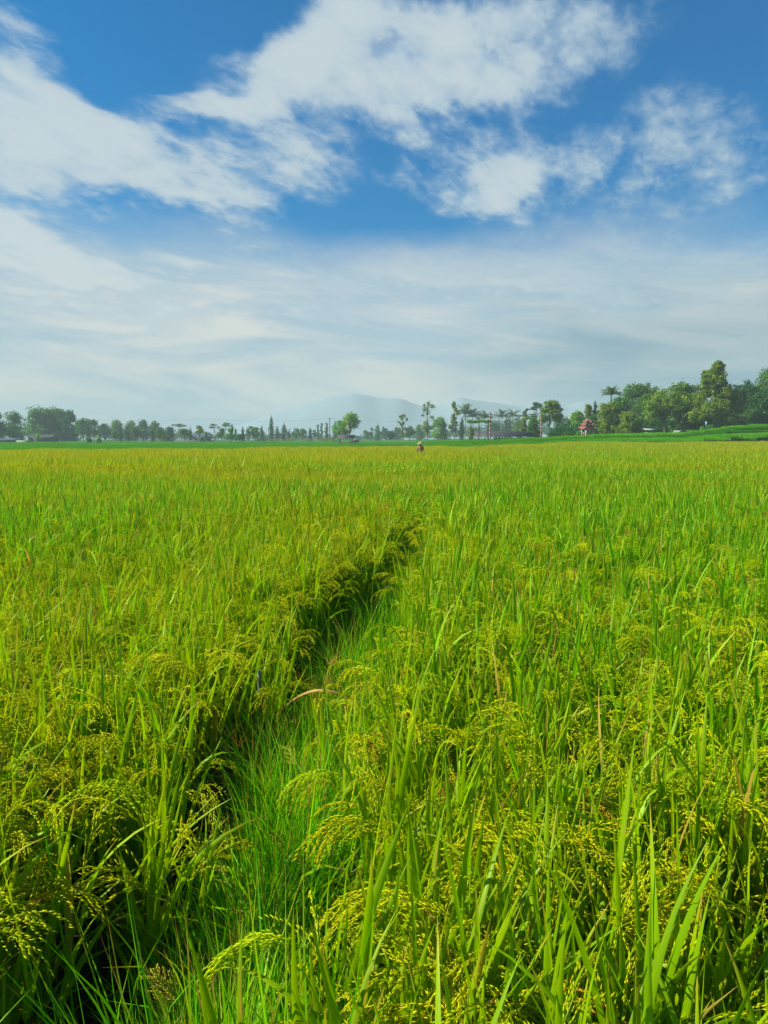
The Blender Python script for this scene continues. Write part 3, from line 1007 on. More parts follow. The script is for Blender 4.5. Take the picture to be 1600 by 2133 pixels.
def make_crown(kind, h, w, rng, leaf, n):
    """returns blobs, fork height and limb targets in metres"""
    R2 = w / 2
    bl = []
    if kind == 'round':
        z0, z1 = 0.30 * h, h
        for _ in range(13):
            t = rng.uniform(0, 1) ** 0.8
            z = z0 + (z1 - z0) * (0.15 + 0.75 * t)
            rr = R2 * 0.62 * math.sqrt(max(0.05, 1 - (2 * t - 0.85) ** 2 * 0.8))
            a = rng.uniform(0, 6.28)
            s = R2 * rng.uniform(0.36, 0.56)
            bl.append((math.cos(a) * rr, math.sin(a) * rr, min(z, z1 - s * 0.75), s, s, s * 0.8))
        bl.append((0, 0, h - R2 * 0.38, R2 * 0.45, R2 * 0.45, R2 * 0.38)); fork = 0.3 * h
    elif kind == 'dense':
        for _ in range(20):
            t = rng.random()
            z = h * (0.12 + 0.74 * t)
            rr = R2 * 0.68 * (1 - 0.55 * t ** 2.2) * rng.uniform(0.3, 1)
            a = rng.uniform(0, 6.28); s = R2 * rng.uniform(0.36, 0.54)
            bl.append((math.cos(a) * rr, math.sin(a) * rr, min(z, h - s * 0.8), s, s, s * 0.85))
        bl.append((0, 0, h - R2 * 0.35, R2 * 0.4, R2 * 0.4, R2 * 0.35)); fork = 0.2 * h
    elif kind == 'cypress':
        k = 12
        for i in range(k):
            t = i / (k - 1)
            prof = (0.72 + 0.5 * t) if t < 0.35 else 0.9 * (1 - ((t - 0.35) / 0.65) ** 1.5) + 0.09
            s = R2 * prof
            bl.append((rng.normal(0, R2 * 0.1), rng.normal(0, R2 * 0.1), h * (0.10 + 0.86 * t), s, s, h * 0.075))
        fork = h * 0.6
    elif kind == 'flat':
        for _ in range(7):
            a = rng.uniform(0, 6.28); rr = R2 * rng.uniform(0.1, 0.75); s = R2 * rng.uniform(0.25, 0.42)
            bl.append((math.cos(a) * rr, math.sin(a) * rr * 0.8, h * rng.uniform(0.78, 0.97), s, s, h * 0.045))
        fork = 0.55 * h
    elif kind == 'teak':
        for _ in range(26):
            t = rng.random()
            z = h * (0.22 + 0.74 * t)
            rr = R2 * (0.35 + 0.65 * t if t < 0.75 else 1.0 - (t - 0.75) * 2.6) * rng.uniform(0.15, 0.95)
            a = rng.uniform(0, 6.28); s = R2 * rng.uniform(0.13, 0.25)
            bl.append((math.cos(a) * rr, math.sin(a) * rr, z, s, s, s * 1.0))
        fork = 0.3 * h
    elif kind == 'tier':                      # tall tree with a narrow clumpy crown
        for i in range(16):
            t = i / 15
            z = h * (0.28 + 0.68 * t)
            rr = R2 * rng.uniform(0.2, 0.75) * (1 - 0.5 * t)
            a = rng.uniform(0, 6.28); s = R2 * rng.uniform(0.3, 0.48) * (1 - 0.35 * t)
            bl.append((math.cos(a) * rr, math.sin(a) * rr, min(z, h - s * .7), s, s, s * 0.8))
        fork = 0.3 * h
    elif kind == 'pyramid':                   # big broad-based tree with a pointed top
        for _ in range(90):
            t = rng.random() ** 1.1
            z = h * (0.16 + 0.78 * t)
            rr = R2 * (0.86 - 0.80 * t) * rng.uniform(0.35, 1.05)
            a = rng.uniform(0, 6.28); s = R2 * rng.uniform(0.17, 0.27) * (1 - 0.5 * t)
            bl.append((math.cos(a) * rr, math.sin(a) * rr, z, s, s, s * 0.75))
        fork = 0.18 * h
    return bl, fork


def tree(name, kind, X, Ytop, Wpx, d, mat, label, cat='tree', leaves=1500, leaf=0.30, pale=False, seed=0, group='trees across the far side of the fields'):
    base = at(X, 913, d)
    if X > 1180 and kind != 'cypress':
        Wpx *= 1.30 if X != 1486 else 1.18
        leaves = int(leaves * 1.8)
    bx, by = base.x, base.y
    z0 = gz(bx, by)
    h = at(X, Ytop, d).z - z0
    w = Wpx / F * d
    rng = np.random.default_rng(int(X * 7 + Ytop) + seed)
    root = empty(name, (bx, by, z0), rng.uniform(0, 6.28))
    tag(root, label, cat, group)
    bl, fork = make_crown(kind, h, w, rng, leaf, leaves)
    tr = Mesh()
    r0 = max(0.012 * h + 0.05, 0.07) * (1.15 if kind in ('round', 'dense', 'pyramid') else 0.9)
    bend = rng.normal(0, 0.02 * h, 2)
    topz = {'flat': 0.6, 'cypress': 0.9}.get(kind, 0.78) * h
    P = [(0, 0, -0.15), (0, 0, 0.12 * h), (bend[0] * .5, bend[1] * .5, fork), (bend[0], bend[1], topz)]
    tr.tube(P, [r0 * 1.35, r0, r0 * 0.8, r0 * 0.25], 8)
    big = sorted(bl, key=lambda b: -b[3])[: (5 if kind in ('cypress',) else 14)]
    if kind != 'cypress':
        for b in big:
            zf = fork * rng.uniform(0.75, 1.0) + (b[2] - fork) * 0.25 * (b[2] > fork)
            f = min(max(zf / topz, 0), 1)
            st = np.array([bend[0] * f, bend[1] * f, zf])
            en = np.array(b[:3])
            mid = (st + en) / 2 + np.array([0, 0, 0.06 * h])
            tr.tube([st, mid, en], [r0 * 0.42, r0 * 0.26, r0 * 0.08], 5, cap=False)
    tr.build('trunk', M['bark_pale' if pale else 'bark'], root, smooth_shade=True)
    cr = Mesh()
    blob_leaves(cr, rng, bl, leaves, leaf, flat=1.2 if kind == 'flat' else 0.35)
    cr.build('crown', M[mat], root)
    return root


def palm(X, Yc, rpx, d, label, seed=0, nf=20, group='palms across the far side of the fields'):
    b = at(X, 913, d)
    z0 = gz(b.x, b.y)
    h = at(X, Yc, d).z - z0
    Rm = rpx / F * d * 1.2
    rng = np.random.default_rng(int(X * 3 + Yc) + seed)
    root = empty('palm_tree', (b.x, b.y, z0), rng.uniform(0, 6.28))
    tag(root, label, 'palm', group)
    tr = Mesh()
    k = 7
    bx = rng.normal(0, 0.03 * h)
    tr.tube([(bx * (i / k) ** 2 * 1.0 - bx, 0, -0.1 + (h + 0.1) * i / k) for i in range(k + 1)], np.linspace(0.2, 0.12, k + 1), 8)
    tr.build('trunk', M['bark_pale'], root, smooth_shade=True)
    cr = Mesh()
    for i in range(nf):
        a = i * 2.4 + rng.normal(0, 0.15)
        L = Rm * rng.uniform(0.9, 1.15)
        th0 = rng.uniform(0.1, 1.35); bend = rng.uniform(0.9, 1.6)
        pts, tans, hh = curve(np.array([[0, 0, h]]), np.array([a]), np.array([th0]), np.array([bend]), np.array([L]), 14)
        cr.tube(pts[0], np.linspace(0.035, 0.01, 15), 4, a=0.6, cap=False)
        side = np.array([-math.sin(a), math.cos(a), 0])
        for s_ in range(1, 15):
            for sg in (-1, 1):
                for q in (0.0, 0.5):
                    p = pts[0][s_] * (1 - q) + pts[0][s_ - 1] * q; t_ = tans[0][s_]
                    ll = Rm * 0.30 * math.sin(math.pi * min(1, (s_ + 1) / 15.5)) ** 0.6
                    e = p + (side * sg * 0.8 + t_ * 0.55 + np.array([0, 0, -0.45 * rng.uniform(0.4, 1.3)])) * ll
                    wv = t_ * 0.055 * Rm / 2.5
                    cr.add([p - wv, p + wv, e], [(0, 1, 2)], 0, rng.uniform(0.0, 0.9))
    cr.build('fronds', M['f_palm'], root)
    return root


T = [
 # name, kind, X, Ytop, W, d, mat, label, opts
 ('broadleaf_tree', 'dense', -8, 858, 60, 300, 'f_dark', 'dark hazy tree cut by the left edge of the view', dict(leaves=3500, leaf=.35)),
 ('broadleaf_tree', 'dense', 30, 857, 50, 310, 'f_mid', 'grey green bushy tree just left of the huge dome-shaped tree', dict(leaves=3200, leaf=.34)),
 ('broadleaf_tree', 'dense', 84, 848, 70, 345, 'f_mid', 'left tallest lobe of the huge blue hazy tree mass', dict(leaves=5000, leaf=.42)),
 ('broadleaf_tree', 'dense', 118, 850, 66, 350, 'f_mid', 'middle tree of the huge blue hazy tree mass', dict(leaves=5000, leaf=.42)),
 ('broadleaf_tree', 'dense', 144, 853, 46, 345, 'f_dark', 'right tree of the huge blue mass with flat layered top', dict(leaves=4200, leaf=.4)),
 ('broadleaf_tree', 'round', 174, 872, 36, 330, 'f_mid', 'open crowned lower tree right beside the huge hazy tree mass', dict(leaves=2200, leaf=.32)),
 ('cypress_tree', 'cypress', 184, 880, 9, 320, 'f_dark', 'dark narrow conifer above the first bright shrub on the left', dict(leaves=700, leaf=.25)),
 ('broadleaf_tree', 'round', 196, 874, 26, 345, 'f_mid', 'hazy tree with knobbly top left of the low dip in the treeline', dict(leaves=1600, leaf=.32)),
 ('broadleaf_tree', 'dense', 218, 882, 36, 380, 'f_dark', 'low hazy tree filling the dip left of the long hazy row', dict(leaves=1800, leaf=.36)),
 ('broadleaf_tree', 'dense', 246, 873, 40, 400, 'f_mid', 'hazy broad tree at the left end of the long hazy row', dict(leaves=2400, leaf=.4)),
 ('broadleaf_tree', 'dense', 274, 876, 38, 400, 'f_mid', 'second hazy broad tree of the long hazy row', dict(leaves=2400, leaf=.4)),
 ('broadleaf_tree', 'dense', 300, 873, 36, 400, 'f_dark', 'blocky blue hazy tree in the long row left of the dark round pair', dict(leaves=2600, leaf=.4)),
 ('broadleaf_tree', 'dense', 322, 876, 32, 400, 'f_mid', 'last blue hazy tree of the long row behind the dark bushy pair', dict(leaves=2200, leaf=.4)),
 ('cypress_tree', 'cypress', 252, 888, 7, 330, 'f_dark', 'thin dark conifer left of the first round roadside tree', dict(leaves=500, leaf=.24)),
 ('cypress_tree', 'cypress', 267, 885, 9, 330, 'f_dark', 'dark conifer touching the left side of the round tree', dict(leaves=600, leaf=.24)),
 ('broadleaf_tree', 'round', 240, 897, 16, 325, 'f_mid', 'small round tree right of the two bright shrubs', dict(leaves=900, leaf=.25)),
 ('broadleaf_tree', 'round', 283, 887, 22, 325, 'f_mid', 'round trimmed tree on short trunk between two conifers', dict(leaves=1500, leaf=.25)),
 ('broadleaf_tree', 'round', 299, 894, 13, 325, 'f_teak', 'small yellowish lollipop tree beside the round trimmed tree', dict(leaves=900, leaf=.22)),
 ('cypress_tree', 'cypress', 318, 892, 10, 322, 'f_dark', 'dark conifer just left of the dark bushy pair', dict(leaves=700, leaf=.24)),
 ('broadleaf_tree', 'dense', 335, 890, 28, 320, 'f_mid', 'left of the dark bushy pair reaching the ground', dict(leaves=2000, leaf=.27)),
 ('broadleaf_tree', 'dense', 353, 887, 28, 318, 'f_dark', 'right of the dark bushy pair reaching the ground', dict(leaves=2200, leaf=.27)),
 ('umbrella_tree', 'flat', 373, 881, 34, 450, 'f_mid', 'flat topped hazy tree behind the house at its left', dict(leaves=700, leaf=.35)),
 ('broadleaf_tree', 'round', 384, 893, 26, 315, 'f_mid', 'spreading tree in front of the left end of the house roof', dict(leaves=1500, leaf=.25)),
 ('cypress_tree', 'cypress', 397, 888, 8, 312, 'f_dark', 'dark conifer in front of the house roof', dict(leaves=600, leaf=.22)),
 ('broadleaf_tree', 'round', 416, 886, 18, 300, 'f_teak', 'yellow green tree with bare trunk in front of the house', dict(leaves=1100, leaf=.22)),
 ('broadleaf_tree', 'dense', 430, 898, 10, 305, 'f_mid', 'slim low tree against the right part of the house', dict(leaves=500, leaf=.22)),
 ('umbrella_tree', 'flat', 447, 883, 30, 460, 'f_mid', 'flat topped hazy tree right behind the house', dict(leaves=700, leaf=.35)),
 ('umbrella_tree', 'flat', 470, 879, 24, 460, 'f_mid', 'highest flat topped hazy tree left of the bright green tree', dict(leaves=600, leaf=.35)),
 ('broadleaf_tree', 'round', 462, 892, 19, 310, 'f_mid', 'round dark tree standing alone right of the house', dict(leaves=1300, leaf=.24)),
 ('broadleaf_tree', 'tier', 481, 884, 20, 260, 'f_bush', 'bright green pointed tree nearest the left treeline', dict(leaves=1700, leaf=.2)),
 ('broadleaf_tree', 'round', 500, 905, 22, 255, 'f_dark', 'low dark round tree at the foot of the bright green tree', dict(leaves=1200, leaf=.2)),
 ('broadleaf_tree', 'tier', 492, 893, 12, 270, 'f_bush', 'smaller bright tree joined to the bright green pointed one', dict(leaves=800, leaf=.2)),
 ('cypress_tree', 'cypress', 506, 888, 9, 320, 'f_dark', 'conifer rising behind the low dark round tree', dict(leaves=700, leaf=.24)),
 ('broadleaf_tree', 'round', 517, 894, 11, 330, 'f_mid', 'narrow tree on a thin trunk right of the low dark round tree', dict(leaves=700, leaf=.24)),
 ('broadleaf_tree', 'round', 531, 892, 22, 330, 'f_mid', 'bushy tree left of the small conifer before the tallest conifer', dict(leaves=1500, leaf=.25)),
 ('umbrella_tree', 'flat', 528, 888, 40, 470, 'f_dark', 'wide flat topped hazy tree behind the bushy tree', dict(leaves=800, leaf=.4)),
 ('cypress_tree', 'cypress', 546, 886, 12, 380, 'f_dark', 'small conifer just left of the tallest conifer', dict(leaves=900, leaf=.28)),
 ('cypress_tree', 'cypress', 566, 865, 12, 385, 'f_dark', 'tallest narrow conifer in the treeline', dict(leaves=1500, leaf=.28)),
 ('cypress_tree', 'cypress', 578, 887, 11, 385, 'f_mid', 'lighter conifer touching the right side of the tallest conifer', dict(leaves=900, leaf=.28)),
 ('cypress_tree', 'cypress', 592, 881, 14, 385, 'f_dark', 'stout dark conifer second right of the tallest one', dict(leaves=1400, leaf=.28)),
 ('cypress_tree', 'cypress', 603, 892, 7, 385, 'f_dark', 'tiny conifer right of the stout dark conifer', dict(leaves=400, leaf=.28)),
 ('broadleaf_tree', 'round', 617, 892, 20, 380, 'f_mid', 'left of two low spreading trees right of the conifers', dict(leaves=1400, leaf=.28)),
 ('broadleaf_tree', 'round', 631, 893, 16, 385, 'f_mid', 'right of two low spreading trees right of the conifers', dict(leaves=1000, leaf=.28)),
 ('broadleaf_tree', 'dense', 646, 892, 12, 385, 'f_dark', 'dark upright tree right of the low spreading trees', dict(leaves=1000, leaf=.28)),
 ('broadleaf_tree', 'round', 655, 895, 10, 385, 'f_mid', 'thin small tree right of the dark upright tree', dict(leaves=600, leaf=.28)),
 ('broadleaf_tree', 'tier', 663, 884, 11, 420, 'f_mid', 'pale hazy slender tree third left of the utility pole', dict(leaves=800, leaf=.3)),
 ('broadleaf_tree', 'tier', 670, 881, 11, 395, 'f_mid', 'slender green tree second left of the utility pole', dict(leaves=900, leaf=.28)),
 ('broadleaf_tree', 'tier', 680, 880, 12, 395, 'f_dark', 'open topped slender tree touching the utility pole', dict(leaves=800, leaf=.28)),
 ('cypress_tree', 'cypress', 698, 874, 11, 390, 'f_dark', 'conifer peeping out left behind the field tree', dict(leaves=900, leaf=.28)),
 ('broadleaf_tree', 'round', 762, 896, 14, 390, 'f_mid', 'low tree at the right edge of the field tree', dict(leaves=800, leaf=.28)),
 ('broadleaf_tree', 'round', 774, 890, 13, 385, 'f_mid', 'small tree on thin trunk left of the conical tree', dict(leaves=900, leaf=.28)),
 ('cypress_tree', 'cypress', 787, 883, 15, 380, 'f_mid', 'conical tree midway between field tree and clumpy lollipop tree', dict(leaves=1300, leaf=.28)),
 ('broadleaf_tree', 'dense', 800, 889, 18, 470, 'f_dark', 'blue hazy tree right behind the conical tree', dict(leaves=1000, leaf=.38)),
 ('broadleaf_tree', 'round', 812, 897, 22, 330, 'f_dark', 'low spreading dark tree left of the clumpy lollipop tree', dict(leaves=1300, leaf=.24)),
 ('broadleaf_tree', 'dense', 826, 890, 26, 470, 'f_dark', 'blue hazy tree behind the clumpy lollipop tree', dict(leaves=1300, leaf=.38)),
 ('broadleaf_tree', 'teak', 838, 862, 27, 290, 'f_teak', 'clumpy lollipop tree left of the tall ragged tree', dict(leaves=1900, leaf=.2, pale=True)),
 ('broadleaf_tree', 'round', 853, 888, 27, 320, 'f_mid', 'dark green round tree right of the clumpy lollipop tree', dict(leaves=1600, leaf=.24)),
 ('broadleaf_tree', 'dense', 872, 884, 26, 420, 'f_mid', 'hazy drooping tree left behind the tall ragged tree', dict(leaves=1300, leaf=.34)),
 ('teak_tree', 'teak', 890, 836, 46, 270, 'f_teak', 'tall ragged tree with clumpy leaves and gaps above the farmer', dict(leaves=2600, leaf=.2, pale=True)),
 ('broadleaf_tree', 'dense', 917, 868, 44, 300, 'f_lime', 'wide light green round tree right of the tall ragged tree', dict(leaves=3600, leaf=.26)),
 ('cypress_tree', 'cypress', 923, 871, 16, 290, 'f_dark', 'dark conifer in front of the light green round tree', dict(leaves=1600, leaf=.22)),
 ('teak_tree', 'tier', 947, 836, 32, 268, 'f_teak', 'tall narrow tree left of the palm cluster', dict(leaves=3000, leaf=.2, pale=True)),
 ('cypress_tree', 'cypress', 962, 868, 14, 275, 'f_dark', 'dark conifer touching the right of the tall narrow tree', dict(leaves=1500, leaf=.22)),
 ('banana_tree', 'tier', 982, 891, 18, 175, 'f_lime', 'yellow green leafy plant at the left end of the shed', dict(leaves=900, leaf=.2)),
 ('broadleaf_tree', 'dense', 1032, 876, 50, 400, 'f_dark', 'blue hazy tree behind the left end of the shed', dict(leaves=2000, leaf=.36)),
 ('broadleaf_tree', 'dense', 1058, 872, 40, 380, 'f_dark', 'blue hazy tree behind the middle of the shed', dict(leaves=2000, leaf=.36)),
 ('broadleaf_tree', 'dense', 1080, 868, 40, 340, 'f_mid', 'hazy grey green tree behind the right half of the shed', dict(leaves=2200, leaf=.32)),
 ('broadleaf_tree', 'tier', 1093, 850, 26, 200, 'f_teak', 'slim tree left of the second striped pole', dict(leaves=2000, leaf=.2)),
 ('umbrella_tree', 'flat', 1116, 837, 44, 260, 'f_dark', 'dark flat topped tree above the second striped pole', dict(leaves=1500, leaf=.26)),
 ('broadleaf_tree', 'dense', 1112, 862, 38, 190, 'f_mid', 'leafy tree directly behind the second striped pole', dict(leaves=2800, leaf=.22)),
 ('broadleaf_tree', 'round', 1145, 834, 46, 185, 'f_teak', 'large tree with yellow green top right of the second striped pole', dict(leaves=4500, leaf=.22, pale=True)),
 ('broadleaf_tree', 'dense', 1168, 866, 34, 330, 'f_dark', 'blue hazy tree in the gap right of the large tree', dict(leaves=2000, leaf=.32)),
 ('broadleaf_tree', 'dense', 1186, 872, 28, 260, 'f_mid', 'low hazy tree left of the trees by the pavilion', dict(leaves=1800, leaf=.26)),
 ('broadleaf_tree', 'dense', 1204, 856, 34, 180, 'f_lime', 'green tree behind the left side of the red roofed pavilion', dict(leaves=3000, leaf=.2)),
 ('broadleaf_tree', 'tier', 1224, 842, 26, 175, 'f_teak', 'pointed tree rising behind the red roofed pavilion', dict(leaves=2600, leaf=.2)),
 ('cypress_tree', 'cypress', 1238, 833, 15, 158, 'f_dark', 'dark conifer standing against the right of the pavilion', dict(leaves=2200, leaf=.16)),
 ('broadleaf_tree', 'dense', 1264, 838, 44, 156, 'f_teak', 'leafy tree just right of the dark conifer by the pavilion', dict(leaves=4000, leaf=.19)),
 ('broadleaf_tree', 'dense', 1288, 828, 46, 160, 'f_mid', 'tree in front of the tall palm trunk', dict(leaves=4500, leaf=.2)),
 ('broadleaf_tree', 'dense', 1310, 858, 40, 148, 'f_teak', 'low leafy tree with climbing vine left of the white stall', dict(leaves=4000, leaf=.18)),
 ('broadleaf_tree', 'round', 1328, 799, 72, 190, 'f_mid', 'high grey green tree above the white stall', dict(leaves=5500, leaf=.24)),
 ('broadleaf_tree', 'dense', 1362, 806, 56, 165, 'f_mid', 'green tree between the high grey tree and the teak row', dict(leaves=5000, leaf=.21)),
 ('teak_tree', 'round', 1384, 808, 66, 148, 'f_teak', 'bright leafed tree right of the white stall', dict(leaves=5500, leaf=.18)),
 ('teak_tree', 'round', 1420, 800, 60, 155, 'f_mid', 'dark trunked tree just left of the tallest tree', dict(leaves=5000, leaf=.2)),
 ('teak_tree', 'pyramid', 1486, 747, 128, 145, 'f_teak', 'tallest tree on the right with pointed yellow green crown', dict(leaves=17000, leaf=.18)),
 ('broadleaf_tree', 'dense', 1548, 797, 64, 158, 'f_dark', 'dark green tree right of the tallest tree', dict(leaves=6000, leaf=.2)),
 ('broadleaf_tree', 'dense', 1584, 812, 60, 150, 'f_dark', 'dark tree in front near the right edge', dict(leaves=5500, leaf=.2)),
 ('broadleaf_tree', 'round', 1620, 764, 84, 156, 'f_mid', 'tall tree cut by the right edge of the view', dict(leaves=6500, leaf=.21)),
 ('broadleaf_tree', 'dense', 1450, 856, 50, 150, 'f_dark', 'dark low tree at the left foot of the tallest tree', dict(leaves=3500, leaf=.18)),
 ('broadleaf_tree', 'dense', 1345, 862, 44, 175, 'f_dark', 'dark shaded tree right behind the white stall', dict(leaves=3000, leaf=.2)),
]
for (nm, kd, X_, Yt, Wp, d_, mt, lb, op) in T:
    tree(nm, kd, X_, Yt, Wp, d_, mt, lb, cat={'cypress_tree': 'conifer', 'banana_tree': 'plant'}.get(nm, 'tree'), **op)

palm(1271, 822, 21, 172, 'tall coconut palm standing clear above the trees right of the pavilion', nf=24)
palm(970, 862, 22, 330, 'left palm of the hazy cluster right of the tall narrow tree')
palm(984, 868, 20, 330, 'right palm of the hazy cluster right of the tall narrow tree')
palm(1010, 871, 17, 340, 'hazy palm just left of the first striped pole')
palm(1045, 868, 16, 350, 'hazy palm left of the dark bare pole between the striped poles')
palm(1068, 866, 17, 350, 'hazy palm right of the dark bare pole between the striped poles')

# wood far behind that closes the gaps between the trees: reads as one mass
fw = Mesh()
rng = np.random.default_rng(91)
bl = []
for X_ in np.arange(-500, 2150, 5.5):
    lvl = np.interp(X_, [-500, 0, 60, 200, 340, 400, 540, 640, 760, 860, 950, 1080, 1170, 1260, 1700, 2150], [885, 880, 880, 888, 892, 902, 903, 906, 906, 900, 890, 882, 884, 880, 876, 870])
    for k in range(3):
        dd_ = rng.uniform(480, 560)
        p = at(X_ + rng.uniform(-4, 4), 913, dd_)
        zt = at(X_, lvl + rng.uniform(-3, 7), dd_).z
        zb = gz(p.x, p.y)
        hh = max(zt - zb, 2.0)
        bl.append((p.x, p.y, zb + hh * rng.uniform(0.4, 0.75), rng.uniform(2, 4), rng.uniform(2, 4), hh * 0.33))
blob_leaves(fw, rng, bl, 52000, 0.6)
tag(fw.build('distant_wood', M['f_dark']), 'blue hazy belt of woodland closing the horizon behind the separate trees', 'woodland', kind='stuff')


# shaded undergrowth under the trees on the right
uw = Mesh()
bl = []
for X_ in np.arange(1150, 1760, 4.5):
    for dd_ in (157, 164, 171):
        p = at(X_ + rng.uniform(-3, 3), 913, dd_ + rng.uniform(-2, 2))
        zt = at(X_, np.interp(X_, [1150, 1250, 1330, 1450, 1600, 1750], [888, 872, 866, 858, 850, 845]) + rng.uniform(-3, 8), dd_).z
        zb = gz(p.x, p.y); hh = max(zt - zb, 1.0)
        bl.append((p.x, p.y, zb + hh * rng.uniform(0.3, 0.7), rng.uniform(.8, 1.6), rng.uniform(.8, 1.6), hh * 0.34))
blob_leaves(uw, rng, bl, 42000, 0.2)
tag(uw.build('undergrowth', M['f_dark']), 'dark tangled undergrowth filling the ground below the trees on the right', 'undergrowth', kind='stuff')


# shrubs
def shrub(X, Ytop, Wpx, d, mat, label, seed=0, leaves=500, leaf=0.16):
    b = at(X, 913, d); z0 = gz(b.x, b.y)
    h = max(at(X, Ytop, d).z - z0, 0.5); w = Wpx / F * d
    rng = np.random.default_rng(int(X * 11) + seed)
    root = empty('shrub', (b.x, b.y, z0)); tag(root, label, 'shrub', 'shrubs at the field edge')
    st = Mesh()
    for k in range(5):
        a = rng.uniform(0, 6.28)
        st.tube([(0, 0, -0.05), (math.cos(a) * w * .15, math.sin(a) * w * .15, h * .35), (math.cos(a) * w * .3, math.sin(a) * w * .3, h * .7)], [0.05, 0.035, 0.01], 5, cap=False)
    st.build('stem', M['bark'], root)
    cr = Mesh()
    bl = []
    for k in range(9):
        a = rng.uniform(0, 6.28); rr = w * rng.uniform(0.05, 0.3); s = w * rng.uniform(0.16, 0.26)
        bl.append((math.cos(a) * rr, math.sin(a) * rr, h * rng.uniform(0.3, 0.82), s, s, h * 0.2))
    blob_leaves(cr, rng, bl, leaves, leaf)
    cr.build('foliage', M[mat], root)


shrub(186, 911, 15, 255, 'f_bush', 'bright lime shrub left of the pair at the foot of the hazy trees', leaves=700, leaf=.2)
shrub(206, 908, 14, 255, 'f_bush', 'bright lime shrub right of the pair with a short stem', leaves=700, leaf=.2)
shrub(78, 904, 14, 270, 'f_bush', 'light green shrub in front of the dark low house on the far left', leaves=500, leaf=.2)
shrub(58, 915, 14, 262, 'f_bush', 'low green shrub against the pale wall on the far left', leaves=400, leaf=.2)
shrub(1462, 886, 14, 132, 'f_bush', 'round green bush left of the blue sign', leaves=600, leaf=.1)
shrub(1479, 885, 17, 132, 'f_bush', 'round green bush right of the blue sign', leaves=700, leaf=.1)
shrub(1437, 893, 16, 134, 'f_bush', 'low bush between the parked car and the blue sign', leaves=500, leaf=.1)
shrub(1205, 896, 18, 142, 'f_bush', 'bush left of the red roofed pavilion base', leaves=700, leaf=.1)
shrub(1256, 892, 22, 142, 'f_teak', 'bush at the foot of the dark conifer by the pavilion', leaves=800, leaf=.11)
shrub(1290, 889, 26, 142, 'f_teak', 'wide bush below the tall palm', leaves=900, leaf=.11)
shrub(1178, 899, 20, 150, 'f_mid', 'low bush right of the second striped pole', leaves=700, leaf=.11)
shrub(1400, 892, 24, 142, 'f_mid', 'dark bush between the white stall and the parked car', leaves=800, leaf=.11)
for k, (X_, lb) in enumerate([(545, 'low olive bush below the small conifer left of the tallest one'), (574, 'low olive bush right of the foot of the tallest conifer'),
                              (606, 'low olive bush below the tiny conifer'), (640, 'low olive bush below the dark upright tree'), (676, 'low olive bush left of the utility pole foot'), (700, 'low olive bush right of the utility pole foot')]):
    shrub(X_, 914 - (k % 3), 34, 330, 'f_teak', lb, leaves=500, leaf=.2)


# ================================================================== built things
def part(name, ms, mat, parent, sm=False, label=None):
    o = ms.build(name, mat, parent, smooth_shade=sm)
    if label: o['label'] = label
    return o


# tree standing in the young rice, with a small field hut under it
dT = 205
tr_ = tree('shade_tree', 'round', 729, 861, 54, dT, 'f_lime', 'bright leafy tree alone in the young rice with a hut beneath', leaves=3600, leaf=.17)
tr2 = tree('shade_tree', 'round', 708, 876, 36, dT + 2, 'f_bush', 'lower bright tree joined to the left of the lone field tree', leaves=2200, leaf=.17)
hb = at(722, 913, dT - 3)
hz = gz(hb.x, hb.y)
hut = empty('field_hut', (hb.x, hb.y, hz))
tag(hut, 'small dark open field hut under the lone bright tree', 'hut')
ms = Mesh()
for sx, sy in ((-1.6, -1), (1.6, -1), (-1.6, 1), (1.6, 1)):
    p_ = Mesh(); p_.tube([(sx, sy, -0.1), (sx, sy, 2.1)], [0.07, 0.06], 6); part('post', p_, M['wood'], hut)
ms.box((0, 0, 0.62), (3.3, 2.2, 0.09)); part('platform', ms, M['wood'], hut)
ms = Mesh()
ms.add([(-2.1, -1.5, 1.95), (2.1, -1.5, 1.95), (2.1, 0, 2.75), (-2.1, 0, 2.75), (2.1, 1.5, 1.95), (-2.1, 1.5, 1.95),
        (-2.1, -1.5, 1.87), (2.1, -1.5, 1.87), (2.1, 0, 2.67), (-2.1, 0, 2.67), (2.1, 1.5, 1.87), (-2.1, 1.5, 1.87)],
       [(0, 1, 2, 3), (3, 2, 4, 5), (7, 6, 9, 8), (8, 9, 11, 10), (0, 6, 7, 1), (5, 4, 10, 11), (1, 7, 8, 2), (2, 8, 10, 4), (0, 3, 9, 6), (3, 5, 11, 9)])
part('roof', ms, M['roof_dark'], hut)
cb = at(740, 913, dT - 6)
cart = empty('wooden_cart', (cb.x, cb.y, gz(cb.x, cb.y) + 0.35))
tag(cart, 'dark wooden cart standing right of the field hut', 'cart')
ms = Mesh(); ms.box((0, 0, 0.55), (2.0, 1.1, 0.08)); ms.box((0, -0.53, 0.8), (2.0, 0.05, 0.45)); ms.box((0, 0.53, 0.8), (2.0, 0.05, 0.45)); ms.box((-0.98, 0, 0.8), (0.05, 1.0, 0.45))
part('tray', ms, M['wood'], cart)
for sy in (-0.62, 0.62):
    ms = Mesh(); an_ = np.linspace(0, 2 * math.pi, 17)
    ms.tube(np.stack([0.42 * np.cos(an_), np.full(17, sy), 0.42 * np.sin(an_) + 0.1], 1), 0.045, 6, cap=False)
    for q in range(4):
        a_ = q * math.pi / 4
        ms.tube([(0.42 * math.cos(a_), sy, 0.1 + 0.42 * math.sin(a_)), (-0.42 * math.cos(a_), sy, 0.1 - 0.42 * math.sin(a_))], 0.02, 4)
    part('wheel', ms, M['wood'], cart)
for sy in (-1, 1):
    ms = Mesh(); ms.tube([(1.0, 0.35 * sy, 0.55), (2.0, 0.3 * sy, 0.75)], 0.03, 5); part('handle', ms, M['wood'], cart)


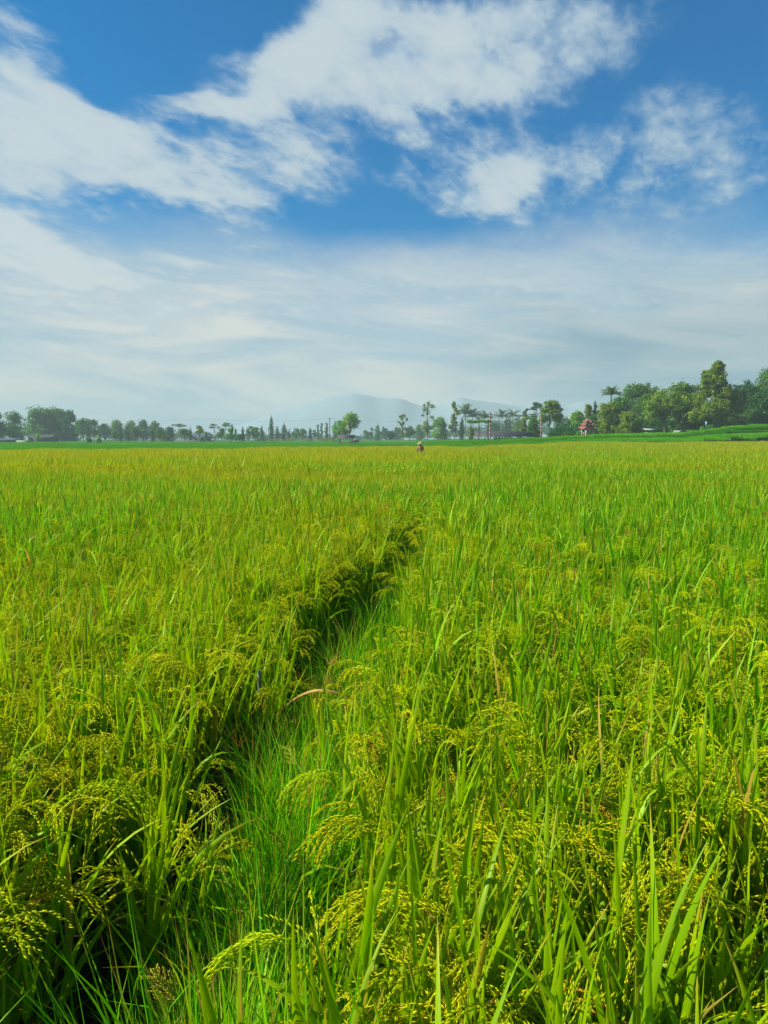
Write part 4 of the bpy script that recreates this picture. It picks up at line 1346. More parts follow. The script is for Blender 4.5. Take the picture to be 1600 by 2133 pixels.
def house(X, d, Wpx, wall_h, roof_h, depth, wm, rm, label, name='house', hip=0.0, rz=0.0, over=0.6, base_z=None, doors=1, windows=2):
    b = at(X, 913, d); z0 = gz(b.x, b.y) if base_z is None else base_z
    w = Wpx / F * d
    root = empty(name, (b.x, b.y, z0), rz); tag(root, label, 'house')
    ms = Mesh(); ms.box((0, 0, wall_h / 2 - 0.2), (w, depth, wall_h + 0.4)); part('wall', ms, wm, root)
    ms = Mesh()
    a, c = w / 2 + over, depth / 2 + over
    rx = a * (1 - hip); zr = wall_h + roof_h; ze = wall_h + 0.02
    V = [(-a, -c, ze), (a, -c, ze), (a, c, ze), (-a, c, ze), (-rx, 0, zr), (rx, 0, zr)]
    ms.add(V, [(0, 1, 5, 4), (2, 3, 4, 5)]); ms.add(V, [(1, 2, 5), (3, 0, 4)]); ms.add([(v[0], v[1], v[2] - 0.1) for v in V[:4]], [(3, 2, 1, 0)])
    ms.add([(-a, -c, ze - .1), (a, -c, ze - .1), (a, -c, ze), (-a, -c, ze), (-a, c, ze - .1), (a, c, ze - .1), (a, c, ze), (-a, c, ze)],
           [(0, 1, 2, 3), (5, 4, 7, 6), (1, 5, 6, 2), (4, 0, 3, 7)])
    part('roof', ms, rm, root)
    for k in range(windows):
        ms = Mesh(); x = -w / 2 + w * (k + 0.7) / (windows + 0.6)
        ms.box((x, -depth / 2 - 0.03, wall_h * 0.55), (0.9, 0.06, 0.9)); f_ = part('window', ms, M['wood'], root)
        ms = Mesh(); ms.box((x, -depth / 2 - 0.075, wall_h * 0.55), (0.74, 0.02, 0.74)); part('pane', ms, M['glass'], f_)
    for k in range(doors):
        ms = Mesh(); ms.box((w * 0.12, -depth / 2 - 0.03, min(1.0, wall_h * .42)), (0.9, 0.06, min(2.0, wall_h * .84))); part('door', ms, M['wood'], root)
    return root


house(420, 330, 34, 2.6, 2.0, 6, M['wall_dark'], M['roof_blue'], 'house with steep blue grey roof behind conifers left of centre', hip=0.35)
house(90, 290, 48, 2.3, 1.0, 6, M['wall_dark'], M['roof_dark'], 'long dark low house under the huge hazy trees', hip=0.1, windows=3)
house(12, 275, 44, 1.4, 0.5, 5, M['wall_dark'], M['roof_blue'], 'low dark shed at the far left edge of the field', name='shed', hip=0.05, windows=1, doors=1)


def low_wall(X0, X1, d, h, mat, label, rail=False):
    a = at(X0, 913, d); b = at(X1, 913, d)
    z = min(gz(a.x, a.y), gz(b.x, b.y))
    root = empty('boundary_wall', ((a.x + b.x) / 2, (a.y + b.y) / 2, z)); tag(root, label, 'wall')
    L = abs(b.x - a.x)
    ms = Mesh(); ms.box((0, 0, h / 2 - 0.1), (L, 0.2, h + 0.2)); part('wall_panel', ms, mat, root)
    ms = Mesh(); ms.box((0, 0, h + 0.04), (L + 0.1, 0.3, 0.08)); part('coping', ms, M['concrete'], root)
    for k in range(int(L / 3) + 1):
        ms = Mesh(); ms.box((-L / 2 + k * 3, -0.13, h / 2), (0.25, 0.06, h)); part('pillar', ms, M['concrete'], root)


low_wall(34, 66, 272, 1.2, M['plaster'], 'pale plastered wall between the dark shed and low house at far left')
low_wall(366, 446, 300, 1.0, M['wall_dark'], 'long dark wall in front of the blue grey roofed house')

# utility pole and wires
pb = at(687, 913, 360); pz = gz(pb.x, pb.y); ph = at(687, 870, 360).z - pz
pole = empty('utility_pole', (pb.x, pb.y, pz)); tag(pole, 'tall dark utility pole left of the lone field tree', 'pole')
ms = Mesh(); ms.tube([(0, 0, -0.2), (0, 0, ph)], [0.24, 0.15], 10); part('shaft', ms, M['wood'], pole)
ms = Mesh(); ms.box((0, 0, ph - 0.6), (1.8, 0.14, 0.14)); part('crossarm', ms, M['wood'], pole)
for sx in (-0.8, 0.8):
    ms = Mesh(); ms.lathe([(0.0, 0), (0.06, 0), (0.08, 0.06), (0.05, 0.1), (0.07, 0.14), (0.0, 0.18)], 8, center=(sx, 0, ph - 0.53)); part('insulator', ms, M['white'], pole)
ms = Mesh()
for sx in (-0.8, 0.8):
    for x1 in (-58, 62, -118, 122):
        x0 = 0 if abs(x1) < 70 else math.copysign(60, x1)
        P = [(pb.x + sx + x0 + (x1 - x0) * t_, pb.y + sx, pz + ph - 0.36 - 1.3 * 4 * t_ * (1 - t_)) for t_ in np.linspace(0, 1, 13)]
        ms.tube(P, 0.012, 4, cap=False)
tag(ms.build('power_line', M['wire']), 'pair of thin black wires strung from the utility pole across the sky', 'power line')

# shed with long dark roof
sa = at(985, 913, 150); sb = at(1113, 913, 146)
zs = gz((sa.x + sb.x) / 2, 148)
zt = at(1050, 899, 148).z; zl = at(1050, 908, 148).z
L = sb.x - sa.x
shed = empty('open_shed', ((sa.x + sb.x) / 2, 148, zs)); tag(shed, 'long open shed with dark sheet roof between the striped poles', 'shed')
ms = Mesh()
zt -= zs; zl -= zs
V = [(-L / 2, -2.2, zl), (L / 2, -2.2, zl), (L / 2, 1.2, zt), (-L / 2, 1.2, zt), (L / 2, 3.2, zl + .2), (-L / 2, 3.2, zl + .2)]
V2 = [(v[0], v[1], v[2] - 0.08) for v in V]
ms.add(V + V2, [(0, 1, 2, 3), (3, 2, 4, 5), (7, 6, 9, 8), (8, 9, 11, 10), (0, 6, 7, 1), (1, 7, 8, 2), (2, 8, 10, 4), (4, 10, 11, 5), (5, 11, 9, 3), (3, 9, 6, 0)])
part('roof', ms, M['roof_dark'], shed)
for i in range(6):
    for yy_ in (-1.9, 2.8):
        ms = Mesh(); ms.tube([(-L / 2 + 0.5 + i * (L - 1) / 5, yy_, -0.9), (-L / 2 + 0.5 + i * (L - 1) / 5, yy_, zl + 0.02)], 0.06, 6); part('post', ms, M['wood'], shed)
ms = Mesh(); ms.box((L * 0.12, 2.9, zl * 0.35 - .2), (L * 0.5, 0.06, zl * 0.9)); part('back_panel', ms, M['wall_dark'], shed)


# striped poles with bunting
def striped_pole(X, Ytop, Yb, d, label):
    b = at(X, 913, d); z0 = gz(b.x, b.y); h = at(X, Ytop, d).z - z0
    root = empty('striped_pole', (b.x, b.y, z0)); tag(root, label, 'pole', 'striped poles by the shed')
    ms = Mesh(); ms.tube([(0, 0, -0.2), (0, 0, h)], [0.13, 0.11], 10); part('shaft', ms, M['rust'], root)
    k = 7
    for i in range(k):
        z = h * (i + 0.3) / k
        ms = Mesh()
        ms.lathe([(0.138, z), (0.146, z + .01), (0.140, z + h / k * 0.36), (0.130, z + h / k * .37)], 12)
        part('band', ms, M['faded'], root)
    ms = Mesh(); ms.lathe([(0, 0.0), (0.13, 0.02), (0.15, 0.1), (0.0, 0.22)], 10, center=(0, 0, h)); part('finial', ms, M['red'], root)
    return root, h, b, z0


r1, h1, b1, z1 = striped_pole(1021, 861, 918, 138, 'left of the two red and white striped poles by the shed')
r2, h2, b2, z2 = striped_pole(1127, 858, 911, 140, 'right of the two red and white striped poles by the shed')
P1 = np.array([b1.x, b1.y, z1 + h1 - 0.1]); P2 = np.array([b2.x, b2.y, z2 + h2 - 0.1])
bn = empty('bunting', tuple((P1 + P2) / 2)); tag(bn, 'string of orange red and white flags between the striped poles', 'bunting')
mid = (P1 + P2) / 2
pts = []
for t_ in np.linspace(0, 1, 31):
    p = P1 * (1 - t_) + P2 * t_ - np.array([0, 0, 0.35 * 4 * t_ * (1 - t_)])
    pts.append(p - mid)
ms = Mesh(); ms.tube(pts, 0.03, 5, cap=False); part('string', ms, M['white'], bn)
for i in range(30):
    p = (pts[i] + pts[min(i + 1, 30)]) / 2
    ms = Mesh()
    for dy in (-0.006, 0.006):
        pass
    ms.add([(p[0] - .13, p[1] - .008, p[2]), (p[0] + .13, p[1] - .008, p[2]), (p[0], p[1] - .008, p[2] - .30), (p[0] - .13, p[1] + .008, p[2]), (p[0] + .13, p[1] + .008, p[2]), (p[0], p[1] + .008, p[2] - .30)],
           [(0, 1, 2), (5, 4, 3)])
    part('flag', ms, M[('orange', 'white', 'red')[i % 3]], bn)
# dark bare pole between them
b_ = at(1054, 913, 170); z_ = gz(b_.x, b_.y); h_ = at(1054, 861, 170).z - z_
root = empty('bare_pole', (b_.x, b_.y, z_)); tag(root, 'thin dark bare pole behind the shed between the striped poles', 'pole')
ms = Mesh(); ms.tube([(0, 0, -0.2), (0, 0, h_)], [0.1, 0.07], 8); part('shaft', ms, M['wire'], root)
ms = Mesh(); ms.box((0, 0, h_ - 0.4), (0.7, 0.08, 0.08)); part('crossarm', ms, M['wire'], root)

# leafy trellis left of the first striped pole
b_ = at(998, 913, 143); z_ = gz(b_.x, b_.y); zt_ = at(998, 880, 143).z - z_
tre = empty('trellis', (b_.x, b_.y, z_)); tag(tre, 'flat leafy trellis on posts left of the first striped pole', 'trellis')
Lt = 42 / F * 143
for sx in (-0.42, 0.0, 0.42):
    for sy in (-0.7, 0.7):
        ms = Mesh(); ms.tube([(sx * Lt, sy, -0.2), (sx * Lt, sy, zt_)], 0.05, 6); part('post', ms, M['wood'], tre)
ms = Mesh()
for sy in (-0.7, 0, 0.7): ms.box((0, sy, zt_), (Lt, 0.06, 0.06))
part('frame', ms, M['wood'], tre)
ms = Mesh(); rng = np.random.default_rng(3)
blob_leaves(ms, rng, [(x, rng.uniform(-.6, .6), zt_ + rng.uniform(0.05, 0.35), 0.45, 0.5, 0.22) for x in np.linspace(-Lt / 2, Lt / 2, 12)] + [(-Lt / 2, 0, zt_ + .25, .4, .4, .4)], 1800, 0.11)
part('vine', ms, M['f_bush'], tre)

# red roofed pavilion: two storeys of upturned tiled roofs on white and red columns
b_ = at(1223, 913, 148); z_ = gz(b_.x, b_.y)
pv = empty('pavilion', (b_.x, b_.y, z_), R(18)); tag(pv, 'small tiered red roofed pavilion on white columns beside the dark conifer', 'pavilion')
Hp = at(1223, 873, 148).z - z_
S = 20 / F * 148 / 2
ms = Mesh(); ms.box((0, 0, 0.1), (S * 2.0, S * 2.0, 0.5)); part('base', ms, M['red'], pv)
colh = Hp * 0.50
for sx in (-1, 1):
    for sy in (-1, 1):
        ms = Mesh(); ms.box((sx * S * .78, sy * S * .78, colh / 2 + .15), (0.26, 0.26, colh)); part('column', ms, M['white'], pv)
        ms = Mesh(); ms.box((sx * S * .78, sy * S * .78, 0.55), (0.32, 0.32, 0.5)); part('plinth', ms, M['red'], pv)
ms = Mesh(); ms.box((0, S * .74, colh * .38 + .3), (S * 1.3, .1, colh * .5)); part('back_wall', ms, M['white'], pv)


def curved_roof(z, r_out, r_in, hgt, up):
    ms = Mesh()
    n_, k_ = 8, 6
    rows = []
    for s_ in np.linspace(0, 1, k_):
        rr = r_out + (r_in - r_out) * s_
        zz_ = z + hgt * (s_ ** 1.7)
        ring = []
        for side in range(4):
            for j in range(n_):
                q = j / n_ * 2 - 1
                a = side * math.pi / 2
                x_, y_ = q * rr, -rr
                lift = up * abs(q) ** 3 * (1 - s_) ** 1.5
                ring.append((x_ * math.cos(a) - y_ * math.sin(a), x_ * math.sin(a) + y_ * math.cos(a), zz_ + lift))
        rows.append(ring)
    n4 = n_ * 4
    V = [p for r_ in rows for p in r_]
    Fq = [(i * n4 + j, i * n4 + (j + 1) % n4, (i + 1) * n4 + (j + 1) % n4, (i + 1) * n4 + j) for i in range(k_ - 1) for j in range(n4)]
    ms.add(V, Fq)
    V2 = [(p[0] * .97, p[1] * .97, p[2] - 0.1) for p in rows[0]]
    ms.add(rows[0] + V2, [(j, (j + 1) % n4, n4 + (j + 1) % n4, n4 + j)[::-1] for j in range(n4)])
    ms.add(V2 + [(0, 0, z - .05)], [((j + 1) % n4, j, n4) for j in range(n4)])
    rg = Mesh()
    for c in range(4):
        P = [np.array(rows[i][c * n_]) + np.array([0, 0, 0.03]) for i in range(k_)]
        rg.tube(P, 0.07, 5)
    return ms, rg


for zf, ro, ri, hg, upp in ((0.50, 1.32, 0.62, 0.17, .28), (0.68, 1.0, 0.34, 0.14, .26), (0.83, 0.66, 0.03, 0.17, .2)):
    a_, b2_ = curved_roof(Hp * zf, S * ro, S * ri, Hp * hg, upp)
    rf = part('roof', a_, M['roof_red'], pv)
    part('ridge', b2_, M['ridge_pale'], rf, sm=True)
for zf, ro in ((0.655, 0.56), (0.80, 0.32)):
    ms = Mesh(); ms.box((0, 0, Hp * zf), (S * ro * 2, S * ro * 2, Hp * 0.09)); part('upper_wall', ms, M['red'], pv)

# white stall, parked car, blue sign on the right bank
b_ = at(1353, 913, 140); z_ = gz(b_.x, b_.y)
stl = empty('market_stall', (b_.x, b_.y, z_), R(-8)); tag(stl, 'small white roofed roadside stall under the dark trees', 'stall')
Wst = 24 / F * 140
zr = at(1353, 892, 140).z - z_
ms = Mesh(); ms.add([(-Wst / 2, -1.2, zr - .3), (Wst / 2, -1.2, zr - .3), (Wst / 2, 1.2, zr), (-Wst / 2, 1.2, zr), (-Wst / 2, -1.2, zr - .36), (Wst / 2, -1.2, zr - .36), (Wst / 2, 1.2, zr - .06), (-Wst / 2, 1.2, zr - .06)],
                    [(0, 1, 2, 3), (7, 6, 5, 4), (0, 4, 5, 1), (1, 5, 6, 2), (2, 6, 7, 3), (3, 7, 4, 0)])
part('roof', ms, M['plaster'], stl)
ms = Mesh(); ms.box((0.12, 0, (zr - .75) / 2), (Wst * .8, 1.7, zr - .75)); part('counter', ms, M['plaster'], stl)
for sx in (-1, 1):
    for sy in (-1, 1):
        ms = Mesh(); ms.tube([(sx * Wst * .46, sy * 1.05, -.3), (sx * Wst * .46, sy * 1.05, zr - .2 + (.12 if sy > 0 else -.1))], 0.04, 6); part('post', ms, M['wood'], stl)

b_ = at(1418, 913, 139); z_ = gz(b_.x, b_.y)
car = empty('parked_car', (b_.x, b_.y, z_ - 0.35), R(20)); tag(car, 'parked pale car mostly hidden behind the right bank', 'car')
ms = Mesh()
prof = [(-2.0, .35), (-2.05, .75), (-1.35, .92), (-0.75, 1.42), (0.75, 1.45), (1.45, 1.0), (2.0, .9), (2.05, .4)]
V = [(x, -0.8, z) for x, z in prof] + [(x, 0.8, z) for x, z in prof]
ms.add(V, [(i, i + 1, 9 + i, 8 + i)[::-1] for i in range(7)] + [(7, 0, 8, 15)[::-1]])
for k in (0, 8):
    f = [(k, k + 1, k + 2), (k, k + 2, k + 7), (k + 2, k + 3, k + 5), (k + 3, k + 4, k + 5), (k + 2, k + 5, k + 7), (k + 5, k + 6, k + 7)]
    ms.add(V, [t_[::-1] if k else t_ for t_ in f])
part('body', ms, M['concrete'], car)
ms = Mesh(); ms.box((0, 0, 1.2), (1.3, 1.63, 0.3)); part('side_window', ms, M['glass'], car)
for sx in (-1.25, 1.3):
    for sy in (-.78, .78):
        ms = Mesh(); an_ = np.linspace(0, 2 * math.pi, 15)
        ms.tube([(sx, sy - .1, .32), (sx, sy + .1, .32)], .32, 14); part('wheel', ms, M['rubber'], car)

b_ = at(1470, 913, 128); z_ = gz(b_.x, b_.y); zt_ = at(1470, 878, 128).z - z_
sg = empty('roadside_sign', (b_.x, b_.y, z_)); tag(sg, 'pale blue sign board on a teal post in front of the tallest tree', 'sign')
ms = Mesh(); ms.tube([(0, 0, -.2), (0, 0, zt_ - .2)], .05, 8); part('post', ms, M['teal'], sg)
ms = Mesh(); ms.box((0, -0.07, zt_ - .38), (.32, .05, .76)); part('board', ms, M['skyblue'], sg)


# ================================================================== the farmer
pb_ = at(876, 913, 57)
pz_ = gz(pb_.x, pb_.y) - 0.12
man = empty('person', (pb_.x, pb_.y, pz_))
tag(man, 'person in tan shirt and conical straw hat standing waist deep in the rice, back turned', 'person')


def skinned(name, verts, edges, radii, mat, parent, root=0, sub=2):
    me = bpy.data.meshes.new(name)
    me.from_pydata(verts, edges, [])
    me.materials.append(mat)
    o = bpy.data.objects.new(name, me)
    COL.objects.link(o)
    o.parent = parent
    md = o.modifiers.new('skin', 'SKIN')
    md.use_smooth_shade = True
    lay = me.skin_vertices[0].data if me.skin_vertices else None
    if lay is None:
        me.attributes  # layer is made by the modifier
        bpy.context.view_layer.objects.active = o
    lay = me.skin_vertices[0].data
    for i, r_ in enumerate(radii):
        lay[i].radius = (r_, r_) if not isinstance(r_, tuple) else r_
        lay[i].use_root = (i == root)
    sb_ = o.modifiers.new('sub', 'SUBSURF'); sb_.levels = sub; sb_.render_levels = sub
    return o


BV = [(0, 0, .92), (0, 0, 1.08), (0, .01, 1.25), (0, .02, 1.38), (0, .03, 1.46), (0, .05, 1.54), (0, .06, 1.64),      # pelvis .. head
      (-.10, 0, .88), (-.11, .03, .48), (-.11, -.02, .10), (-.11, .12, .04),
      (.10, 0, .88), (.11, .0, .48), (.11, -.04, .10), (.11, .10, .04),
      (-.17, .02, 1.38), (-.225, .02, 1.12), (-.25, .08, .88), (-.25, .10, .80),
      (.17, .02, 1.38), (.225, .02, 1.12), (.25, .08, .88), (.25, .10, .80)]
BE = [(0, 1), (1, 2), (2, 3), (3, 4), (4, 5), (5, 6), (0, 7), (7, 8), (8, 9), (9, 10), (0, 11), (11, 12), (12, 13), (13, 14),
      (3, 15), (15, 16), (16, 17), (17, 18), (3, 19), (19, 20), (20, 21), (21, 22)]
BR = [(.14, .10), (.12, .09), (.145, .10), (.13, .09), .055, .06, .085, .085, .055, .04, .035, .085, .055, .04, .035,
      .052, .04, .028, .032, .052, .04, .028, .032]
for sgn, wi in ((-1, 18), (1, 22)):          # five fingers a hand
    wx, wy, wz = BV[wi]
    for j in range(4):
        i0 = len(BV)
        ox = (j - 1.5) * 0.017
        ln_ = (.062, .072, .068, .052)[j]
        BV += [(wx, wy + ox, wz - .045), (wx - sgn * .010, wy + ox + .012, wz - .045 - ln_)]
        BE += [(wi, i0), (i0, i0 + 1)]; BR += [.0095, .007]
    i0 = len(BV)
    BV += [(wx - sgn * .02, wy + .03, wz - .01), (wx - sgn * .03, wy + .045, wz - .05)]
    BE += [(wi, i0), (i0, i0 + 1)]; BR += [.010, .008]


def skin_obj(name, V, E, Rr, mat, parent, root=0, sub=1):
    me = bpy.data.meshes.new(name)
    me.from_pydata(V, E, [])
    me.materials.append(mat)
    o = bpy.data.objects.new(name, me)
    COL.objects.link(o)
    o.parent = parent
    md = o.modifiers.new('skin', 'SKIN')
    md.use_smooth_shade = True
    if not me.skin_vertices:
        bpy.context.view_layer.objects.active = o
        o.select_set(True)
        bpy.ops.mesh.customdata_skin_add()
    for i, r_ in enumerate(Rr):
        me.skin_vertices[0].data[i].radius = r_ if isinstance(r_, tuple) else (r_, r_)
        me.skin_vertices[0].data[i].use_root = (i == root)
    sb_ = o.modifiers.new('sub', 'SUBSURF'); sb_.levels = sub; sb_.render_levels = sub
    return o


skin_obj('body', BV, BE, BR, M['skin'], man)
SV = [(0, 0, .86), (0, 0, 1.08), (0, .01, 1.25), (0, .02, 1.37), (0, .03, 1.43), (-.17, .02, 1.385), (-.228, .02, 1.12), (-.25, .075, .90), (.17, .02, 1.385), (.228, .02, 1.12), (.25, .075, .90)]
skin_obj('shirt', SV, [(0, 1), (1, 2), (2, 3), (3, 4), (3, 5), (5, 6), (6, 7), (3, 8), (8, 9), (9, 10)],
         [(.175, .13), (.155, .12), (.175, .125), (.155, .11), (.075, .075), .072, .06, .05, .072, .06, .05], M['shirt'], man)
TV = [(0, 0, .90), (-.10, 0, .84), (-.11, .03, .48), (-.11, -.02, .12), (.10, 0, .84), (.11, 0, .48), (.11, -.04, .12)]
skin_obj('trousers', TV, [(0, 1), (1, 2), (2, 3), (0, 4), (4, 5), (5, 6)], [(.16, .12), .105, .08, .07, .105, .08, .07], M['trousers'], man)
ms = Mesh(); ms.lathe([(0.255, 1.60), (0.235, 1.635), (0.14, 1.715), (0.05, 1.785), (0.004, 1.81)], 28, center=(0, .055, 0)); ms.lathe([(0.255, 1.60), (0.23, 1.615), (0.13, 1.69), (0.01, 1.77)], 28, center=(0, .055, 0))
part('conical_hat', ms, M['straw'], man, sm=True)
ms = Mesh(); ms.lathe([(0.0, 1.755), (0.06, 1.745), (0.093, 1.70), (0.098, 1.64), (0.088, 1.57), (0.06, 1.53), (0.0, 1.52)], 14, center=(0, .045, 0)); part('hair', ms, M['hair'], man, sm=True)
# face, turned away from the camera
ms = Mesh(); ms.tube([(0, .135, 1.645), (0, .162, 1.615), (0, .14, 1.60)], [.010, .015, .008], 6); part('nose', ms, M['skin'], man, sm=True)
for sx in (-1, 1):
    ms = Mesh(); ms.lathe([(0, -.006), (.012, -.004), (.014, 0), (.012, .004), (0, .006)], 8, center=(sx * .033, .136, 1.652)); part('eye', ms, M['hair'], man, sm=True)
    ms = Mesh(); ms.tube([(sx * .088, .055, 1.66), (sx * .1, .05, 1.64), (sx * .088, .055, 1.61)], [.008, .014, .008], 6); part('ear', ms, M['skin'], man, sm=True)
ms = Mesh(); ms.tube([(-.022, .138, 1.585), (0, .143, 1.582), (.022, .138, 1.585)], [.003, .006, .003], 6); part('mouth', ms, M['red'], man, sm=True)

# ================================================================== things close to the camera in the furrow


def seed_stalk(tipXY, baseXY, tz, bz, label, seed, plume=0.22, mat='seed'):
    """a weed leaning over with a feathery seed head"""
    b = at_z(baseXY[0], baseXY[1], bz); t_ = at_z(tipXY[0], tipXY[1], tz)
    g0 = gz(b.x, b.y)
    root = empty('seeding_grass', (b.x, b.y, g0)); tag(root, label, 'grass stalk', 'seeding weeds in the furrow')
    b0 = np.array([0, 0, 0.0]); b1_ = np.array([0, 0, bz - g0]); e = np.array([t_.x - b.x, t_.y - b.y, tz - g0])
    P = []
    for q in np.linspace(0, 1, 16):
        P.append((1 - q) ** 2 * b0 + 2 * q * (1 - q) * (b1_ * 0.9) + q * q * e)
    P = np.array(P)
    ms = Mesh(); ms.tube(P, np.linspace(.0042, .0018, 16), 6); part('stem', ms, M['grass'], root, sm=True)
    rg_ = np.random.default_rng(seed)
    ms = Mesh()
    C = []; Dd = []
    tot = np.linalg.norm(e)
    tdir = P[-1] - P[-4]; tdir /= np.linalg.norm(tdir)
    for k in range(34):
        s_ = k / 33
        f = 15 - (plume / tot) * 15 * (1 - s_)
        i = min(max(int(f), 0), 14); p = P[i] * (1 - (f - i)) + P[i + 1] * (f - i)
        r_ = rg_.normal(size=3); r_ -= tdir * r_.dot(tdir); r_ /= np.linalg.norm(r_)
        dv = tdir * 0.9 + r_ * 0.55; dv[2] -= .1
        bl_ = 0.055 * (1 - 0.65 * s_) + .012
        ms.tube([p, p + dv * bl_ * .5, p + dv * bl_ + np.array([0, 0, -.004])], .0006, 3, cap=False, a=.4)
        for m_ in range(9):
            C.append(p + dv * bl_ * (m_ + 1) / 9 + rg_.normal(0, .0016, 3)); Dd.append(dv + rg_.normal(0, .3, 3))
    C = np.array(C); Dd = np.array(Dd)
    spindles(ms, rg_, C, Dd, np.full(len(C), .0095), np.full(len(C), .0030), 0, rg_.random(len(C)), 3)
    part('seed_head', ms, M[mat], root)
    lf = Mesh(); n_ = 4
    blades(lf, rg_, np.stack([P[2], P[4], P[6], P[8]]), rg_.uniform(0, 6.28, n_), np.full(n_, .4), np.full(n_, 1.0), np.full(n_, .2), np.full(n_, .007), 7, 0, rg_.random(n_) * .9, fold=True)
    part('leaf', lf, M['grass'], root)


seed_stalk((410, 1640), (640, 1990), .72, .55, 'feathery brownish seeding weed leaning left over the furrow grass', 1, .20)
seed_stalk((420, 1760), (700, 2080), .74, .55, 'long olive seeding weed arching left below the feathery one', 2, .34)
seed_stalk((325, 2035), (470, 2133), .68, .55, 'short olive seeding weed at the bottom edge of the furrow', 3, .10)
seed_stalk((600, 1560), (760, 1760), .74, .6, 'slender seeding weed by the right edge of the furrow', 4, .2)

# arching dead leaf crossing the furrow
a_ = at_z(570, 1497, .66); c_ = at_z(742, 1462, .80); m_ = at_z(650, 1440, .84)
P = []
for q in np.linspace(0, 1, 14):
    P.append((1 - q) ** 2 * a_ + 2 * q * (1 - q) * (m_ * 2 - (a_ + c_) / 2) + q * q * c_)
o0 = Vector((c_.x, c_.y, 0))
ms = Mesh()
V = []
for i, p in enumerate(P):
    w = .0055 * math.sin(math.pi * min(1, (i + 1.2) / 15)) ** .6
    V += [tuple(p - o0 + Vector((0, w, w * .7))), tuple(p - o0 + Vector((0, 0, -.002))), tuple(p - o0 - Vector((0, w, w * .5)))]
ms.add(V, [(i * 3 + k, i * 3 + k + 1, i * 3 + k + 4, i * 3 + k + 3) for i in range(13) for k in range(2)], 0, .4)
ms.tube([P[-1] - o0, Vector((.03, .02, .45)), Vector((.05, .05, gz(c_.x, c_.y) + .02))], [.002, .003, .004], 5)
o = ms.build('dead_leaf', M['dry']); o.location = o0
tag(o, 'pale brown dead leaf arching across the furrow', 'leaf')


# reddish finger grass, dry and sprawling
def finger_grass(X, Y, z, n, label, seed, r=.22):
    p = at_z(X, Y, z); g0 = gz(p.x, p.y)
    rg_ = np.random.default_rng(seed)
    root = empty('dry_grass', (p.x, p.y, g0)); tag(root, label, 'dry grass', 'reddish dry grasses in the furrow')
    st = Mesh(); hd = Mesh()
    P0 = np.stack([rg_.normal(0, .05, n), rg_.normal(0, .05, n), np.zeros(n)], 1)
    az_ = rg_.uniform(0, 6.28, n)
    pts, tans = blades(st, rg_, P0, az_, np.abs(rg_.normal(.35, .25, n)), np.abs(rg_.normal(.6, .3, n)), (z - g0) * rg_.uniform(.85, 1.4, n), np.full(n, .0028), 7, 0, rg_.random(n) * .9, fold=False)
    for k in range(7):
        a2 = az_ + rg_.normal(0, .9, n)
        blades(hd, rg_, pts[:, -1], a2, rg_.uniform(.3, 1.6, n), np.full(n, .15), rg_.uniform(.09, .17, n), np.full(n, .0030), 4, 0, rg_.random(n) * .9, fold=False)
    part('stalk', st, M['redgrass'], root); part('seed_head', hd, M['redgrass'], root)


finger_grass(470, 1490, .60, 26, 'reddish dry grass clump left of the arching dead leaf', 11)
finger_grass(545, 1475, .60, 26, 'reddish dry grass clump at the tip of the arching dead leaf', 12)
finger_grass(610, 1490, .60, 22, 'thin dry grass clump below the arching dead leaf', 13)
finger_grass(520, 1425, .62, 20, 'orange dry grass clump beside the pale stick', 14)
finger_grass(680, 1520, .60, 16, 'sparse dry grass clump right of the arching dead leaf', 15)

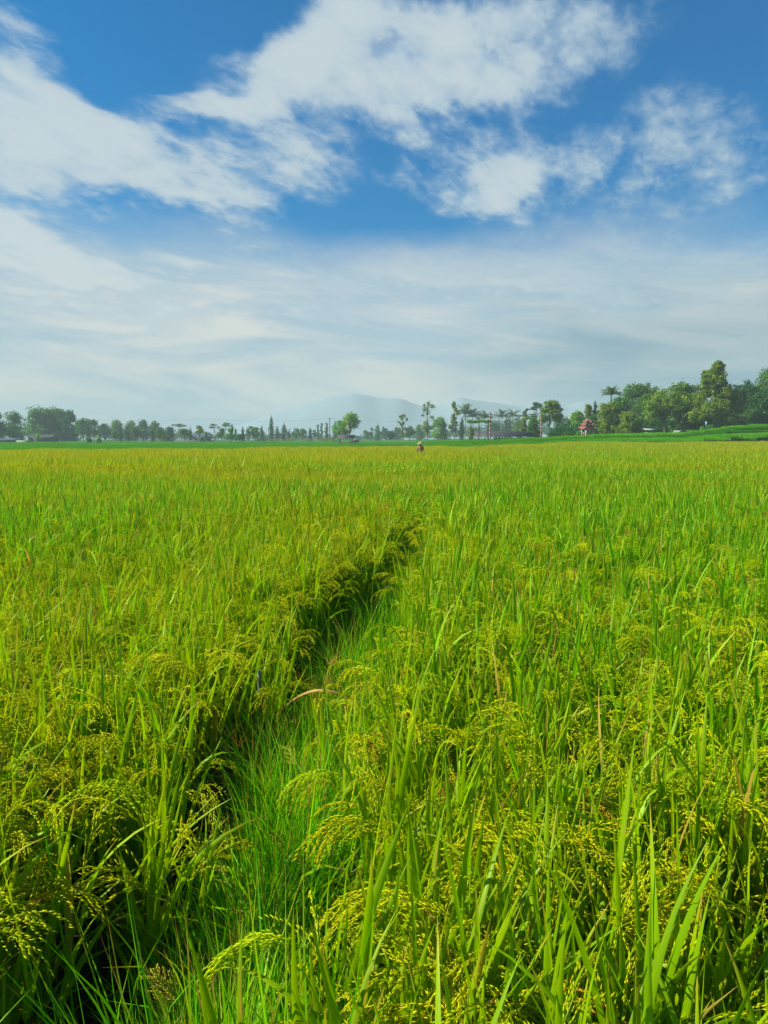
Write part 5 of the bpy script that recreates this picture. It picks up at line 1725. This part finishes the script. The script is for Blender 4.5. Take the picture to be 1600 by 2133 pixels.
# pale stick standing at the furrow's edge
t_ = at_z(540, 1398, .80); g0 = gz(t_.x, t_.y)
root = empty('marker_stick', (t_.x, t_.y, g0)); tag(root, 'pale bluish stick upright in the grass at the left edge of the furrow', 'stick')
ms = Mesh(); ms.tube([(0.02, 0, -.05), (0.01, 0, .45), (0, 0, .80 - g0)], [.009, .008, .007], 8); part('rod', ms, M['wood'], root, sm=True)
ms = Mesh(); ms.tube([(0.003, 0, .80 - g0 - .14), (0, 0, .80 - g0 + .004)], [.011, .010], 8); part('wrap', ms, M['stick'], root, sm=True)


# heavy nodding seed heads that lean over the furrow close to the camera
def hero_panicle(baseXY, bz, az_deg, L, label, seed, bend=2.0, th=.5, nb=14, ng=12):
    p = at_z(baseXY[0], baseXY[1], bz); g0 = gz(p.x, p.y)
    root = empty('rice_stalk', (p.x, p.y, g0)); tag(root, label, 'rice stalk', 'rice stalks nodding over the furrow')
    rg_ = np.random.default_rng(seed)
    st = Mesh(); st.tube([(.10, -.02, 0), (.05, -.01, (bz - g0) * .6), (0, 0, bz - g0)], [.0035, .003, .002], 6)
    part('stem', st, M['grass'], root, sm=True)
    ms = Mesh()
    panicles(ms, rg_, np.array([[0, 0, bz - g0]] * 2) + rg_.normal(0, .012, (2, 3)), R(az_deg) + rg_.normal(0, .15, 2), np.full(2, th), np.full(2, bend), np.full(2, L), 0, 0, 0, np.array([.35, .55]), grain=1.0, nb=nb, ng=ng)
    part('seed_head', ms, M['rice_grain'], root)


hero_panicle((640, 1990), .90, 205, .24, 'heavy yellow rice head drooping left at the bottom of the view', 21)
hero_panicle((735, 1630), .92, 190, .22, 'yellow rice head arching over the furrow halfway down its right edge', 22)
hero_panicle((850, 1150), .98, 190, .30, 'golden rice head hanging over the narrow far part of the furrow', 23)
hero_panicle((90, 1710), .95, 20, .30, 'yellow rice head hanging at the left edge of the view', 24)

# ================================================================== haze
hzm, t, out = new_mat('haze_air')
pvn = t.n('ShaderNodeVolumePrincipled')
pvn.inputs['Color'].default_value = c4(0.58, 0.70, 0.74)
pvn.inputs['Density'].default_value = 0.00062
pvn.inputs['Anisotropy'].default_value = 0.0
hzm.node_tree.links.new(pvn.outputs[0], out.inputs['Volume'])
ms = Mesh()
ms.box((0, 0, 38), (3300, 3300, 82))
hzo = ms.build('haze', hzm)
tag(hzo, kind='stuff')
